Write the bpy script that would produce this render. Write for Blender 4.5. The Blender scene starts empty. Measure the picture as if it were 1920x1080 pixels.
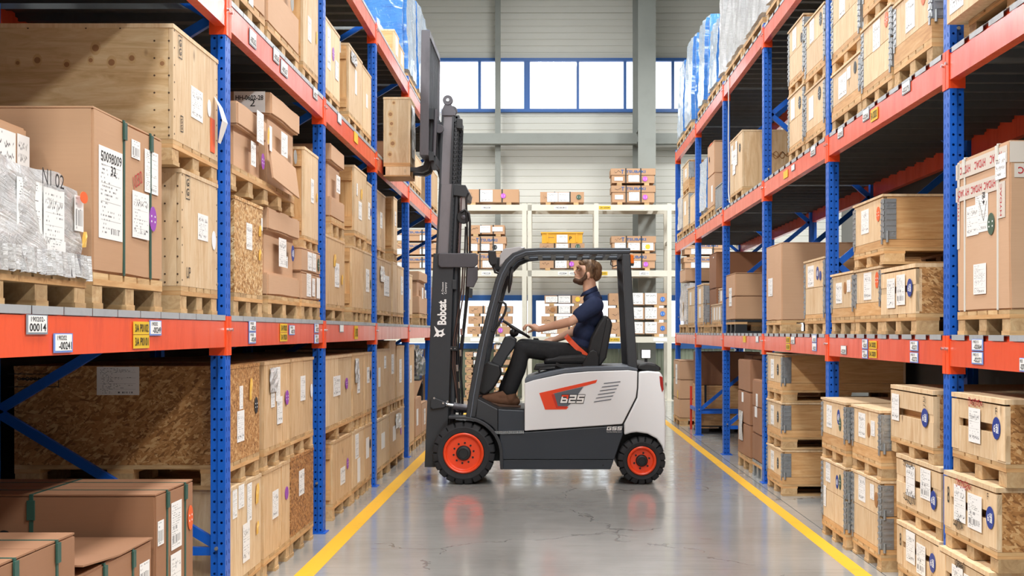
import bpy, bmesh, math, random
from mathutils import Vector, Matrix, noise
random.seed(7)
R = random.Random(11)
S = bpy.context.scene
COL = S.collection
PI = math.pi
# ------------------------------------------------------------------ camera, sky, lamps, exposure
FOC = 2400.0                       # focal length in pixels of the 1920 px wide frame
EYE = 1.4
cam = bpy.data.cameras.new('camera'); camo = bpy.data.objects.new('camera', cam); COL.objects.link(camo)
camo.location = (0, 0, EYE); camo.rotation_euler = (PI/2, 0, 0)
cam.sensor_width = 36; cam.lens = 36*FOC/1920
cam.shift_x = -70/1920; cam.shift_y = 82/1920
cam.clip_start = .05; cam.clip_end = 200
S.camera = camo
S.view_settings.view_transform = 'Standard'; S.view_settings.look = 'None'
S.view_settings.gamma = 1; S.view_settings.use_curve_mapping = False
S.view_settings.exposure = 0.0
wd = bpy.data.worlds.new('world'); S.world = wd; wd.use_nodes = True
bg = wd.node_tree.nodes['Background']; bg.inputs[0].default_value = (.93, .97, 1, 1); bg.inputs[1].default_value = 2.2
def area(name, x, y, z, sx, sy, power, rot=(0, 0, 0), col=(.975, .985, .985)):
    l = bpy.data.lights.new(name, 'AREA'); l.shape = 'RECTANGLE'; l.size = sx; l.size_y = sy; l.energy = power; l.color = col
    o = bpy.data.objects.new(name, l); COL.objects.link(o); o.location = (x, y, z); o.rotation_euler = rot
    return o
for yy, k, c in ((-3.5, 1.0, 2.4), (1.0, 1, 1.6), (5.5, 1, 1), (10.0, 1, 1), (14.5, 1, 1), (19.0, .9, 1), (23.5, .75, 1)):
    area('hall_lamp', .2, yy, 9.2, 1.2, 1.6, 225*k*c)
    area('hall_lamp', 4.1, yy, 7.4, .7, 1.4, 350*k)
    area('hall_lamp', -3.9, yy, 7.4, .7, 1.4, 350*k)

# ------------------------------------------------------------------ helpers
def W(px, py, y):
    "a pixel of the photograph carried out to the depth y (metres from the camera)"
    return ((px-1030)*y/FOC, y, EYE-(py-622)*y/FOC)
def yl(px, X): return FOC*abs(X)/abs(px-1030)           # depth at which the plane x = X crosses column px
class MB:
    def __init__(s): s.v = []; s.f = []; s.m = []
    def add(s, vs, fs, m=0):
        o = len(s.v); s.v += [tuple(v) for v in vs]; s.f += [[i+o for i in f] for f in fs]; s.m += [m]*len(fs); return s
    def box(s, x0, x1, y0, y1, z0, z1, m=0):
        return s.add([(x0,y0,z0),(x1,y0,z0),(x1,y1,z0),(x0,y1,z0),(x0,y0,z1),(x1,y0,z1),(x1,y1,z1),(x0,y1,z1)],
                     [(0,3,2,1),(4,5,6,7),(0,1,5,4),(1,2,6,5),(2,3,7,6),(3,0,4,7)], m)
    def bar(s, a, b, w, h, m=0, up=(0,0,1)):
        a = Vector(a); b = Vector(b); d = (b-a).normalized(); u = Vector(up)
        if abs(d.dot(u)) > .98: u = Vector((0,1,0))
        r = d.cross(u).normalized()*w/2; u = r.cross(d).normalized()*h/2
        return s.add([a-r-u, a+r-u, a+r+u, a-r+u, b-r-u, b+r-u, b+r+u, b-r+u],
                     [(0,3,2,1),(4,5,6,7),(0,1,5,4),(1,2,6,5),(2,3,7,6),(3,0,4,7)], m)
    def cyl(s, a, b, r, r2=None, n=16, m=0):
        return s.tube([a, b], [r, r if r2 is None else r2], n, m)
    def tube(s, pts, r, n=8, m=0, sy=1.0, closed=False):
        pts = [Vector(p) for p in pts]; k = len(pts)
        rr = r if isinstance(r, (list, tuple)) else [r]*k
        vs = []; fs = []; pu = None
        for i, p in enumerate(pts):
            if closed: d = pts[(i+1) % k]-pts[i-1]
            else: d = pts[min(i+1, k-1)]-pts[max(i-1, 0)]
            d.normalize()
            if pu is None:
                u = Vector((0,0,1)) if abs(d.z) < .9 else Vector((0,1,0))
            else: u = pu
            u = (u-d*u.dot(d)).normalized(); pu = u; w = d.cross(u)
            for j in range(n):
                t = 2*PI*j/n; vs.append(p+(w*math.cos(t)*sy+u*math.sin(t))*rr[i])
        for i in range(k if closed else k-1):
            for j in range(n):
                a = i*n+j; b = i*n+(j+1) % n; i2 = (i+1) % k
                fs.append((a, b, i2*n+(j+1) % n, i2*n+j))
        if not closed: fs += [tuple(range(n))[::-1], tuple((k-1)*n+j for j in range(n))]
        return s.add(vs, fs, m)
    def prism(s, poly, y0, y1, m=0):
        n = len(poly)
        vs = [(x, y0, z) for x, z in poly]+[(x, y1, z) for x, z in poly]
        fs = [tuple(range(n)), tuple(range(2*n-1, n-1, -1))]+[(i, (i+1) % n, n+(i+1) % n, n+i) for i in range(n)]
        return s.add(vs, fs, m)
    def lathe(s, prof, c, n=32, m=0):
        "profile (radius, y offset) turned about the y axis through c"
        k = len(prof); vs = []; fs = []
        for r, t in prof:
            for j in range(n):
                a = 2*PI*j/n; vs.append((c[0]+r*math.cos(a), c[1]+t, c[2]+r*math.sin(a)))
        for i in range(k-1):
            for j in range(n): fs.append((i*n+j, i*n+(j+1) % n, (i+1)*n+(j+1) % n, (i+1)*n+j))
        fs += [tuple(range(n)), tuple((k-1)*n+j for j in range(n))]
        return s.add(vs, fs, m)
    def ell(s, c, r, n=16, k=10, m=0, rot=None):
        vs = []; fs = []; c = Vector(c)
        for i in range(k+1):
            t = PI*i/k
            for j in range(n):
                a = 2*PI*j/n
                p = Vector((r[0]*math.sin(t)*math.cos(a), r[1]*math.sin(t)*math.sin(a), r[2]*math.cos(t)))
                if rot is not None: p = rot @ p
                vs.append(c+p)
        for i in range(k):
            for j in range(n): fs.append((i*n+j, (i+1)*n+j, (i+1)*n+(j+1) % n, i*n+(j+1) % n))
        return s.add(vs, fs, m)
    def mesh(s, name, mats, smooth=None):
        me = bpy.data.meshes.new(name); me.from_pydata(s.v, [], s.f)
        for mm in (mats if isinstance(mats, (list, tuple)) else [mats]): me.materials.append(mm)
        me.polygons.foreach_set('material_index', s.m)
        bm = bmesh.new(); bm.from_mesh(me); bmesh.ops.remove_doubles(bm, verts=bm.verts, dist=1e-6)
        bmesh.ops.recalc_face_normals(bm, faces=bm.faces); bm.to_mesh(me); bm.free()
        if smooth:
            me.polygons.foreach_set('use_smooth', [True]*len(me.polygons)); me.set_sharp_from_angle(angle=math.radians(smooth))
        me.update(); return me
    def build(s, name, mats, parent=None, smooth=None, bevel=0, seg=2, loc=None):
        o = put(name, s.mesh(name, mats, smooth), parent, loc)
        if bevel:
            b = o.modifiers.new('edge', 'BEVEL'); b.width = bevel; b.segments = seg; b.limit_method = 'ANGLE'; b.angle_limit = math.radians(40)
        return o
def put(name, me, parent=None, loc=None, mat4=None):
    o = bpy.data.objects.new(name, me); COL.objects.link(o)
    if parent is not None: o.parent = parent
    if mat4 is not None: o.matrix_local = mat4
    elif loc is not None: o.location = loc
    return o
ALL = {}
def tag(o, label, cat, group=None, kind=None):
    if label in ALL: print('DUPLICATE LABEL', label)
    n = len(label.split())
    if n > 16 or n < 4: print('LABEL LENGTH', n, label)
    ALL[label] = o; o['label'] = label; o['category'] = cat
    if group: o['group'] = group
    if kind: o['kind'] = kind
    return o
def thing(name, label, cat, loc=(0,0,0), rz=0, group=None):
    o = bpy.data.objects.new(name, None); COL.objects.link(o); o.empty_display_size = .1
    o.location = loc; o.rotation_euler = (0, 0, rz)
    return tag(o, label, cat, group)
BOX = {}
def pbox(name, x0, x1, y0, y1, z0, z1, mat, parent):
    "a box part; equal boxes share one mesh"
    d = (round(x1-x0, 3), round(y1-y0, 3), round(z1-z0, 3)); key = d+(mat.name,)
    me = BOX.get(key)
    if me is None:
        me = MB().box(-d[0]/2, d[0]/2, -d[1]/2, d[1]/2, -d[2]/2, d[2]/2).mesh(name, mat); BOX[key] = me
    return put(name, me, parent, ((x0+x1)/2, (y0+y1)/2, (z0+z1)/2))
TXT = {}
def text_mesh(body, mat, bold=0.0, spacing=1.0):
    key = (body, mat.name, bold, spacing)
    if key not in TXT:
        c = bpy.data.curves.new('lettering', 'FONT'); c.body = body; c.align_x = 'CENTER'; c.align_y = 'CENTER'; c.size = 1
        c.offset = bold; c.resolution_u = 3; c.space_character = spacing; c.extrude = .0
        o = bpy.data.objects.new('lettering', c); COL.objects.link(o)
        bpy.context.view_layer.update()
        me = bpy.data.meshes.new_from_object(o.evaluated_get(bpy.context.evaluated_depsgraph_get()))
        bpy.data.objects.remove(o); me.name = 'lettering'; me.materials.clear(); me.materials.append(mat)
        if len(me.vertices):
            xs = [v.co.x for v in me.vertices]; ys = [v.co.y for v in me.vertices]
            cx = (min(xs)+max(xs))/2; cy = (min(ys)+max(ys))/2
            for v in me.vertices: v.co.x -= cx; v.co.y -= cy
            me['w'] = max(xs)-min(xs); me['h'] = max(ys)-min(ys)
        else: me['w'] = me['h'] = 1.0
        TXT[key] = me
    return TXT[key]
def frame4(loc, right, up, n):
    m = Matrix.Identity(4)
    for i in range(3): m[i][0] = right[i]; m[i][1] = up[i]; m[i][2] = n[i]; m[i][3] = loc[i]
    return m
SEGS = {'B': 'flmebcx', 'G': 'tflecbm', 'S': 'tumcb', '2': 'tvmeb', '5': 'tumcb'}
def seg_word(word, w, h, st=.2, shear=.25, grow=0.0, gap=.18):
    "squared, slanted lettering built of strokes; w x h metres, centred"
    out = []; n = len(word); cw = 1.0; W_ = n*cw+(n-1)*gap; asp = (w/W_)/h
    sx = st; H = lambda x0, x1, y0, y1: quads.append((x0-grow, x1+grow, y0-grow, y1+grow))
    for i, ch in enumerate(word):
        m = MB(); out.append(m); quads = []; o = i*(cw+gap); hs = st*.95
        for q in SEGS[ch]:
            if q == 't': H(o, o+1, 1-hs, 1)
            if q == 'm': H(o+(.5 if ch == 'G' else 0), o+1, .5-hs/2, .5+hs/2)
            if q == 'b': H(o, o+1, 0, hs)
            if q in 'fu': H(o, o+sx, .5, 1)
            if q in 'le': H(o, o+sx, 0, .5)
            if q == 'v': H(o+1-sx, o+1, .5, 1)
            if q == 'c': H(o+1-sx, o+1, 0, .5+hs/2)
            if q == 'f' and ch == 'G': H(o, o+sx, .4, 1)
        X_ = sorted({q for r in quads for q in r[:2]}); Y_ = sorted({q for r in quads for q in r[2:]})
        for x0, x1 in zip(X_[:-1], X_[1:]):
            for y0, y1 in zip(Y_[:-1], Y_[1:]):
                cxm, cym = (x0+x1)/2, (y0+y1)/2
                if any(r[0] < cxm < r[1] and r[2] < cym < r[3] for r in quads):
                    m.add([((a-W_/2+shear*(b-.5))*w/W_, (b-.5)*h, 0) for a, b in ((x0, y0), (x1, y0), (x1, y1), (x0, y1))], [(0, 1, 2, 3)])
    return out
def letter(body, mat, parent, m4, w, h, bold=0.0, rot=0, spacing=1.0, shear=0, name='lettering'):
    "flat lettering w x h metres wide, lying in the plane of m4"
    me = text_mesh(body, mat, bold, spacing)
    sc = Matrix.Diagonal((w/me['w'], h/me['h'], 1, 1))
    sh = Matrix.Identity(4); sh[0][1] = shear
    return put(name, me, parent, mat4=m4 @ Matrix.Rotation(rot, 4, 'Z') @ sh @ sc)
# ------------------------------------------------------------------ materials
def C(h):
    h = h.lstrip('#'); o = []
    for i in (0, 2, 4):
        c = int(h[i:i+2], 16)/255; o.append(c/12.92 if c <= .04045 else ((c+.055)/1.055)**2.4)
    return (*o, 1)
class NT:
    def __init__(s, name, col='#888888', rough=.5, metal=0, spec=.5):
        s.mat = bpy.data.materials.new(name); s.mat.use_nodes = True; s.t = s.mat.node_tree
        s.b = s.t.nodes['Principled BSDF']; s.set(**{'Base Color': C(col) if isinstance(col, str) else col, 'Roughness': rough, 'Metallic': metal, 'Specular IOR Level': spec})
        s.mat.diffuse_color = s.b.inputs['Base Color'].default_value
    def set(s, **k):
        for a, v in k.items():
            i = s.b.inputs[a]
            if hasattr(v, 'links') or isinstance(v, bpy.types.NodeSocket): s.t.links.new(v, i)
            else: i.default_value = v
    def n(s, typ, props=None, **ins):
        nd = s.t.nodes.new(typ)
        for k, v in (props or {}).items(): setattr(nd, k, v)
        for k, v in ins.items():
            key = int(k[1:]) if k[0] == '_' else k.replace('_', ' ')
            i = nd.inputs[key]
            if isinstance(v, bpy.types.NodeSocket): s.t.links.new(v, i)
            else: i.default_value = v
        return nd
    def m(s, op, a, b=None, c=None):
        d = {'_0': a}
        if b is not None: d['_1'] = b
        if c is not None: d['_2'] = c
        return s.n('ShaderNodeMath', {'operation': op}, **d).outputs[0]
    def coords(s, scale=(1,1,1), rand=True, kind='Object', rot=(0,0,0)):
        tc = s.n('ShaderNodeTexCoord').outputs[kind]
        if rand:
            r = s.n('ShaderNodeObjectInfo').outputs['Random']
            v = s.n('ShaderNodeVectorMath', {'operation': 'SCALE'}, _0=(37., 53., 71.)); s.t.links.new(r, v.inputs['Scale'])
            tc = s.n('ShaderNodeVectorMath', {'operation': 'ADD'}, _0=tc, _1=v.outputs[0]).outputs[0]
        if any(rot): tc = s.n('ShaderNodeMapping', None, Vector=tc, Rotation=rot).outputs[0]
        return s.n('ShaderNodeMapping', None, Vector=tc, Scale=scale).outputs[0]
    def noise(s, vec, scale=5, detail=4, rough=.55, dist=0):
        return s.n('ShaderNodeTexNoise', None, Vector=vec, Scale=scale, Detail=detail, Roughness=rough, Distortion=dist).outputs['Fac']
    def ramp(s, fac, stops):
        nd = s.n('ShaderNodeValToRGB', None, Fac=fac); e = nd.color_ramp.elements
        while len(e) < len(stops): e.new(.5)
        for i, (p, c) in enumerate(stops):
            e[i].position = p; e[i].color = C(c) if isinstance(c, str) else c
        return nd.outputs[0]
    def mix(s, f, a, b, blend='MIX'):
        nd = s.n('ShaderNodeMix', {'data_type': 'RGBA', 'blend_type': blend})
        for k, v in ((0, f), (6, a), (7, b)):
            i = nd.inputs[k]
            if isinstance(v, bpy.types.NodeSocket): s.t.links.new(v, i)
            else: i.default_value = C(v) if isinstance(v, str) else v
        return nd.outputs[2]
    def bump(s, h, st=.3, dist=.01):
        s.set(Normal=s.n('ShaderNodeBump', None, Height=h, Strength=st, Distance=dist).outputs[0])
    def vary(s, col, lo=.82, hi=1.1):
        "a little lighter or darker from one piece to the next"
        r = s.n('ShaderNodeObjectInfo').outputs['Random']
        f = s.n('ShaderNodeMapRange', None, _0=r, _3=lo, _4=hi).outputs[0]
        return s.n('ShaderNodeVectorMath', {'operation': 'SCALE'}, _0=col, Scale=f).outputs[0]
def wood(name, a, b, c, grain=(9, 9, 1.1), knots=.5, rough=.6, lo=.86, hi=1.08, mottle=.5, kn=1.0):
    t = NT(name, b, rough)
    g = t.noise(t.coords(grain), 3, 6, .6, 1.4)
    col = t.ramp(g, [(.3, a), (.5, b), (.72, c)])
    fine = t.noise(t.coords(tuple(x*9 for x in grain)), 3, 3)
    col = t.mix(t.m('MULTIPLY', fine, .38), col, a)
    if mottle:
        mo = t.noise(t.coords((1, 1, 1)), 2.2, 3)
        col = t.mix(t.m('MULTIPLY', t.m('SUBTRACT', mo, .3), mottle), col, c)
        gr = t.noise(t.coords((2.2, 2.2, 3.2)), 3.1, 7, .72, 1.0)
        col = t.mix(t.n('ShaderNodeMapRange', None, _0=gr, _1=.53, _2=.76, _4=.45).outputs[0], col, a)
    if knots:
        v = t.n('ShaderNodeTexVoronoi', {'feature': 'F1'}, Vector=t.coords((2.6, 2.6, 1.5)), Scale=2.0*kn)
        d = t.m('SUBTRACT', 1, t.n('ShaderNodeMapRange', None, _0=v.outputs['Distance'], _1=.03, _2=.11).outputs[0])
        few = t.m('GREATER_THAN', t.n('ShaderNodeSeparateColor', None, Color=v.outputs['Color']).outputs[0], 1-knots)
        col = t.mix(t.m('MULTIPLY', t.m('MULTIPLY', d, few), .75), col, '#6b4424')
    t.set(**{'Base Color': t.vary(col, lo, hi)}); t.bump(g, .12, .004)
    return t.mat
PLY = wood('plywood', '#ba9060', '#d6b184', '#e6cba4', (7, 7, .9), .35)
PLYL = wood('plywood_pale', '#c9a377', '#dfc096', '#ecd6b4', (7, 7, .9), .45)
PLYH = wood('plywood_knotted', '#b9925f', '#d8b78a', '#e6cfa6', (1.0, .9, 7), .5, kn=1.5)
PINE = wood('pine', '#c18a51', '#d9a970', '#e6c08c', (10, 10, .7), .4)
PINEY = wood('pine_lying', '#b9854f', '#d3a26a', '#e3bd8a', (.8, .8, 10), .4)
PALW = wood('pallet_wood', '#a97f50', '#cda673', '#e3c596', (1, 1, 8), .2, .7, .72, 1.1)
BLKW = wood('pallet_block', '#a98257', '#cda877', '#e0c397', (6, 6, 6), 0, .75, .72, 1.08)
def osb(name, cols, lo=.93, hi=1.05):
    t = NT(name, '#b98a55', .6); out = None; hh = None
    for k, rot in enumerate(((.8, .6, .4), (-.9, .7, 1.2), (1.6, .2, .3), (.3, 1.5, 2.0), (-.5, -.8, .6))):
        p = t.coords((100, 80, 19), rot=rot)
        p = t.n('ShaderNodeVectorMath', {'operation': 'ADD'}, _0=p, _1=t.n('ShaderNodeVectorMath', {'operation': 'SCALE'}, _0=t.n('ShaderNodeTexNoise', None, Vector=p, Scale=.6, Detail=2).outputs['Color'], Scale=1.2).outputs[0]).outputs[0]
        v = t.n('ShaderNodeTexVoronoi', {'feature': 'F1'}, Vector=p, Scale=1.0)
        sp = t.n('ShaderNodeSeparateColor', None, Color=v.outputs['Color'])
        c = t.ramp(sp.outputs[0], [(.05, cols[0]), (.35, cols[1]), (.7, cols[2]), (.97, cols[3])])
        if out is None: out = c; hh = sp.outputs[0]
        else:
            msk = t.m('GREATER_THAN', sp.outputs[1], .55)
            out = t.mix(msk, out, c); hh = t.m('ADD', t.m('MULTIPLY', hh, t.m('SUBTRACT', 1, msk)), t.m('MULTIPLY', msk, sp.outputs[0]))
    t.set(**{'Base Color': t.vary(out, lo, hi)}); t.bump(hh, .3, .003)
    return t.mat
OSB = osb('strand_board', ('#85582d', '#a8743f', '#bd8a53', '#d3a974'))
OSBP = osb('strand_board_pale', ('#8f6132', '#c08d52', '#d9b07a', '#ecd2a4'))
OSBD = osb('strand_board_dark', ('#6a4222', '#9a6632', '#b98047', '#c99861'))
def card(name, a, b, rough=.7):
    t = NT(name, a, rough)
    n1 = t.noise(t.coords(), 1.6, 4); n2 = t.noise(t.coords((2, 2, 60)), 3, 2)
    c = t.mix(n1, a, b); c = t.mix(t.m('MULTIPLY', n2, .12), c, '#6e4a2a')
    t.set(**{'Base Color': t.vary(c, .93, 1.05)}); t.bump(n1, .15, .01)
    return t.mat
CARD = card('cardboard', '#bb8f6a', '#c79f7c')
CARDP = card('cardboard_pale', '#c49b77', '#d1ab8a')
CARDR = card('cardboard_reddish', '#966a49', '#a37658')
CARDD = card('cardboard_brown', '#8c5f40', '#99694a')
def paint(name, col, rough=.4, dirt=None, amt=.5, scale=4, metal=0, stretch=(1,1,1), spec=.5, lo=.97, hi=1.03):
    t = NT(name, col, rough, metal, spec)
    if dirt:
        n1 = t.noise(t.coords(stretch), scale, 7, .7)
        f = t.n('ShaderNodeMapRange', None, _0=n1, _1=.5, _2=.75, _4=amt).outputs[0]
        t.set(**{'Base Color': t.vary(t.mix(f, col, dirt), lo, hi)})
        t.set(Roughness=t.n('ShaderNodeMapRange', None, _0=n1, _1=.3, _2=.7, _3=rough*.8, _4=min(1, rough*1.4)).outputs[0])
    return t.mat
BLUE = paint('rack_blue', '#0d5cc2', .35, '#0b489a', .5, 5)
ORANGE = paint('rack_orange', '#ee5428', .36, '#bb3a22', .55, 5, stretch=(1, 1.5, .35)); ORANGE.node_tree.nodes['Principled BSDF'].inputs['Coat Weight'].default_value = .6; ORANGE.node_tree.nodes['Principled BSDF'].inputs['Coat Roughness'].default_value = .22
BRKT = paint('bracket_orange', '#f2521f', .35, '#c5401a', .3, 6)
GALV = paint('galvanised_steel', '#a4a8aa', .38, '#7d8284', .8, 9, .75)
HINGE = paint('hinge_steel', '#aeb2b4', .35, '#82878a', .8, 14, .7)
DECK = paint('deck_steel_shaded', '#6f7272', .42, '#5c5f5f', .6, 6, .4)  # steel darkened to put the shade between shelves into its colour
LIP = paint('deck_lip_steel', '#b4b8ba', .38, '#979b9d', .6, 6, .25)  # the same sheet's front lip, kept light without the deck's painted shade
CREAM = paint('cream_paint', '#d6d1c1', .45, '#c4beac', .5, 4)
GREYS = paint('grey_steel', '#8d918b', .5, '#7f837d', .4, 3)
BFRAME = paint('window_blue', '#2f68b4', .4)
PAPER = NT('paper', '#eeece8', .6).mat
INK = NT('ink_black', '#1b1b1d', .6).mat
INKB = NT('ink_blue', '#2d5f97', .6).mat
INKR = NT('ink_red', '#b5242c', .6).mat
INKW = NT('ink_white', '#f4f4f2', .5).mat
STRAPG = paint('green_strap', '#2f564b', .35)
STRAPW = paint('white_strap', '#d8d6cd', .4)
STRAPK = paint('black_strap', '#2a2c2b', .4)
TAPE = paint('packing_tape', '#d9cfc2', .25)
YEL = paint('sticker_yellow', '#e3b92f', .5)
YELC = paint('crate_yellow', '#e2a526', .45)
POUCH = paint('yellow_pouch', '#e2b04a', .45, '#f0d9a0', .7, 25)
DOTS = {'N': paint('sticker_purple', '#9a4ab0', .45), 'K': paint('sticker_black', '#23282b', .45), 'U': paint('sticker_blue', '#1f3a8c', .4),
        'O': paint('sticker_orange', '#e8632c', .45), 'W': paint('sticker_white', '#efeff0', .45), 'G': paint('sticker_green', '#3f5a47', .5),
        'Y': paint('sticker_gold', '#eec23a', .5), 'L': paint('sticker_sky', '#3d78c8', .45), 'V': paint('sticker_violet', '#c05ad0', .45), 'D': paint('sticker_grey', '#8d8b84', .5), 'T': paint('sticker_brown', '#a3703f', .5)}
def label_mat(name, rows=16, bar=None, hand=None, grid=False, paper='#eeece8', ink='#26262b', dens=.45, cols=38):
    t = NT(name, paper, .55)
    sx = t.n('ShaderNodeSeparateXYZ', None, Vector=t.n('ShaderNodeTexCoord').outputs['Generated'])
    u, v = sx.outputs[0], sx.outputs[1]
    rnd = t.n('ShaderNodeObjectInfo').outputs['Random']
    row = t.m('FLOOR', t.m('MULTIPLY', v, rows)); fr = t.m('FRACT', t.m('MULTIPLY', v, rows))
    inrow = t.m('MULTIPLY', t.m('GREATER_THAN', fr, .35), t.m('LESS_THAN', fr, .75))
    cell = t.n('ShaderNodeCombineXYZ', None, X=t.m('FLOOR', t.m('MULTIPLY', u, cols)), Y=row, Z=t.m('MULTIPLY', rnd, 91)).outputs[0]
    wn = t.n('ShaderNodeTexWhiteNoise', {'noise_dimensions': '3D'}, Vector=cell).outputs['Value']
    rl = t.n('ShaderNodeTexWhiteNoise', {'noise_dimensions': '2D'}, Vector=t.n('ShaderNodeCombineXYZ', None, X=row, Y=t.m('MULTIPLY', rnd, 57)).outputs[0]).outputs['Value']
    ink1 = t.m('MULTIPLY', t.m('MULTIPLY', inrow, t.m('GREATER_THAN', wn, 1-dens)), t.m('LESS_THAN', u, t.m('MULTIPLY_ADD', rl, .8, .25)))
    inside = t.m('MULTIPLY', t.m('MULTIPLY', t.m('GREATER_THAN', u, .08), t.m('LESS_THAN', u, .92)), t.m('MULTIPLY', t.m('GREATER_THAN', v, .05), t.m('LESS_THAN', v, .95)))
    f = t.m('MULTIPLY', ink1, .75)
    for lo, hi, ulo, uhi in (bar or []):
        zone = t.m('MULTIPLY', t.m('MULTIPLY', t.m('GREATER_THAN', v, lo), t.m('LESS_THAN', v, hi)), t.m('MULTIPLY', t.m('GREATER_THAN', u, ulo), t.m('LESS_THAN', u, uhi)))
        bn = t.n('ShaderNodeTexWhiteNoise', {'noise_dimensions': '1D'}, W=t.m('FLOOR', t.m('MULTIPLY', u, 70))).outputs['Value']
        bars = t.m('MULTIPLY', t.m('GREATER_THAN', bn, .45), .9)
        f = t.m('ADD', t.m('MULTIPLY', f, t.m('SUBTRACT', 1, zone)), t.m('MULTIPLY', zone, bars))
    for vc, amp, th in (hand or []):
        w = t.noise(t.n('ShaderNodeCombineXYZ', None, X=u, Y=vc, Z=t.m('MULTIPLY', rnd, 77)).outputs[0], 26, 0)
        word = t.n('ShaderNodeTexWhiteNoise', {'noise_dimensions': '2D'}, Vector=t.n('ShaderNodeCombineXYZ', None, X=t.m('FLOOR', t.m('MULTIPLY', u, 9)), Y=t.m('MULTIPLY', rnd, 31+vc)).outputs[0]).outputs['Value']
        line = t.m('MULTIPLY', t.m('LESS_THAN', t.m('ABSOLUTE', t.m('SUBTRACT', v, t.m('MULTIPLY_ADD', t.m('SUBTRACT', w, .5), amp*.55, vc))), th*1.2), t.m('GREATER_THAN', word, .3))
        f = t.m('MAXIMUM', f, t.m('MULTIPLY', line, .9))
    if grid:
        g = t.m('LESS_THAN', t.m('FRACT', t.m('MULTIPLY', v, 5)), .035); f = t.m('MAXIMUM', f, t.m('MULTIPLY', g, .5))
    f = t.m('MULTIPLY', f, inside)
    t.set(**{'Base Color': t.mix(f, paper, ink)})
    return t.mat
LAB = {'P': label_mat('note_sheet', 14, None, [(.74, .5, .016), (.16, .35, .014)], True, dens=.22),
       'B': label_mat('barcode_label', 20, [(.14, .3, .1, .85), (.42, .5, .15, .6)]),
       'S': label_mat('small_barcode_label', 6, [(.15, .6, .1, .9)]),
       'F': label_mat('form_sheet', 22, [(.06, .12, .5, .85)], None, True, dens=.35),
       'H': label_mat('hand_note', 7, None, [(.7, .5, .02), (.45, .5, .02), (.2, .4, .02)], dens=.12),
       'Q': label_mat('wide_barcode_label', 10, [(.12, .6, .08, .6)])}
def film(name, base, hi, rough=.2, mixc='#9a9a98', st=.5, mscale=3):
    t = NT(name, base, rough)
    n1 = t.noise(t.coords((1.5, 1.5, 26), rot=(.22, .15, 0)), 3, 7, .7, .8)
    n3 = t.noise(t.coords((9, 9, 3), rot=(.5, .3, 0)), 3, 5, .65, 2.0)
    n2 = t.noise(t.coords((1, 1, 1)), mscale, 4)
    c = t.ramp(n1, [(.34, mixc), (.5, base), (.6, base), (.7, hi)])
    c = t.mix(t.m('MULTIPLY', t.n('ShaderNodeMapRange', None, _0=n2, _1=.45, _2=.7).outputs[0], .55), c, mixc)
    c = t.mix(t.n('ShaderNodeMapRange', None, _0=n3, _1=.6, _2=.72, _4=.7).outputs[0], c, hi)
    t.set(**{'Base Color': c, 'Coat Weight': .8, 'Coat Roughness': .1}); t.bump(t.m('MULTIPLY_ADD', n3, 1.2, n1), st, .010)
    return t.mat
FILM = film('clear_film', '#dedcda', '#fafafa', .18, '#b2aaa2', .8)
FILMW = film('white_film', '#e6e7e8', '#fafafa', .25, '#c2c4c5', .9, 5)
FILMB = film('blue_film', '#2a7fd0', '#8cc1ea', .22, '#1560b4')
FILMBW = film('blue_white_film', '#ccdae6', '#f6f8fa', .25, '#7fabd6', .9, 5)
FILMD = film('dark_film', '#3a3a3c', '#8a8a8c', .2, '#1c1c1e')
# truck
TBLK = paint('truck_black', '#313438', .42, '#282b2f', .5, 3)
TMET = paint('mast_steel', '#57555a', .38, '#38373a', .6, 5, .35, stretch=(1,1,.4))
TDARK = paint('truck_charcoal', '#343a42', .38)
TWHT = paint('truck_white', '#e8eaec', .3, spec=.5)
TGREY = paint('truck_grey', '#5e6670', .45)
TORG = paint('truck_orange', '#ee4a22', .35)
TORD = paint('badge_red', '#c9331f', .35)
RAILF = paint('mast_rail_face', '#7d797d', .4, '#656266', .6, 5, .25, stretch=(1,1,.4))
RUBBER = paint('rubber', '#26272a', .75, '#3a3a3c', .5, 9)
BLKP = paint('black_plastic', '#1d1e20', .5)
PIPE = paint('hose_black', '#191a1c', .4)
ROD = paint('polished_rod', '#8a8086', .2, None, metal=.85)
CHROME = paint('bright_steel', '#c9cccf', .22, None, metal=.9)
SEATM = paint('seat_vinyl', '#1f2022', .55, '#2a2b2d', .5, 8)
AMBER = paint('amber_lens', '#e8701c', .2)
REDL = paint('red_lens', '#a32822', .15)
LENS = paint('lamp_lens', '#f6f6f4', .15)
t = NT('lamp_glow', '#ffffff', .3); t.set(**{'Emission Color': (1, .98, .94, 1), 'Emission Strength': 2.5}); GLOW = t.mat
GLASSG = paint('grey_glass', '#b7b4b4', .2)
# person
t = NT('skin', '#d3a083', .5); t.set(**{'Subsurface Weight': .15, 'Subsurface Radius': (.01, .004, .002)})
t.set(**{'Base Color': t.mix(t.noise(t.coords((1,1,1), False), 14, 3), '#c99679', '#dcb096')}); SKIN = t.mat
def cloth(name, a, b, s=30, st=.3):
    t = NT(name, a, .8, 0, .25); n1 = t.noise(t.coords((1,1,1), False), s, 5); n2 = t.noise(t.coords((1,1,1), False), 9, 3, .5, .6)
    t.set(**{'Base Color': t.mix(n1, a, b)}); t.bump(n2, st, .02); return t.mat
NAVY = cloth('navy_polo', '#232c46', '#2c3655')
TROUS = cloth('black_cloth', '#1f2022', '#2b2c2e')
LEATH = cloth('brown_leather', '#5f4231', '#7d5a44', 18, .2)
KNOT = paint('knot', '#9d7048', .6); KNOTR = paint('knot_ring', '#cda877', .6)
SOLE = paint('shoe_sole', '#5a4030', .7)
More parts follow.
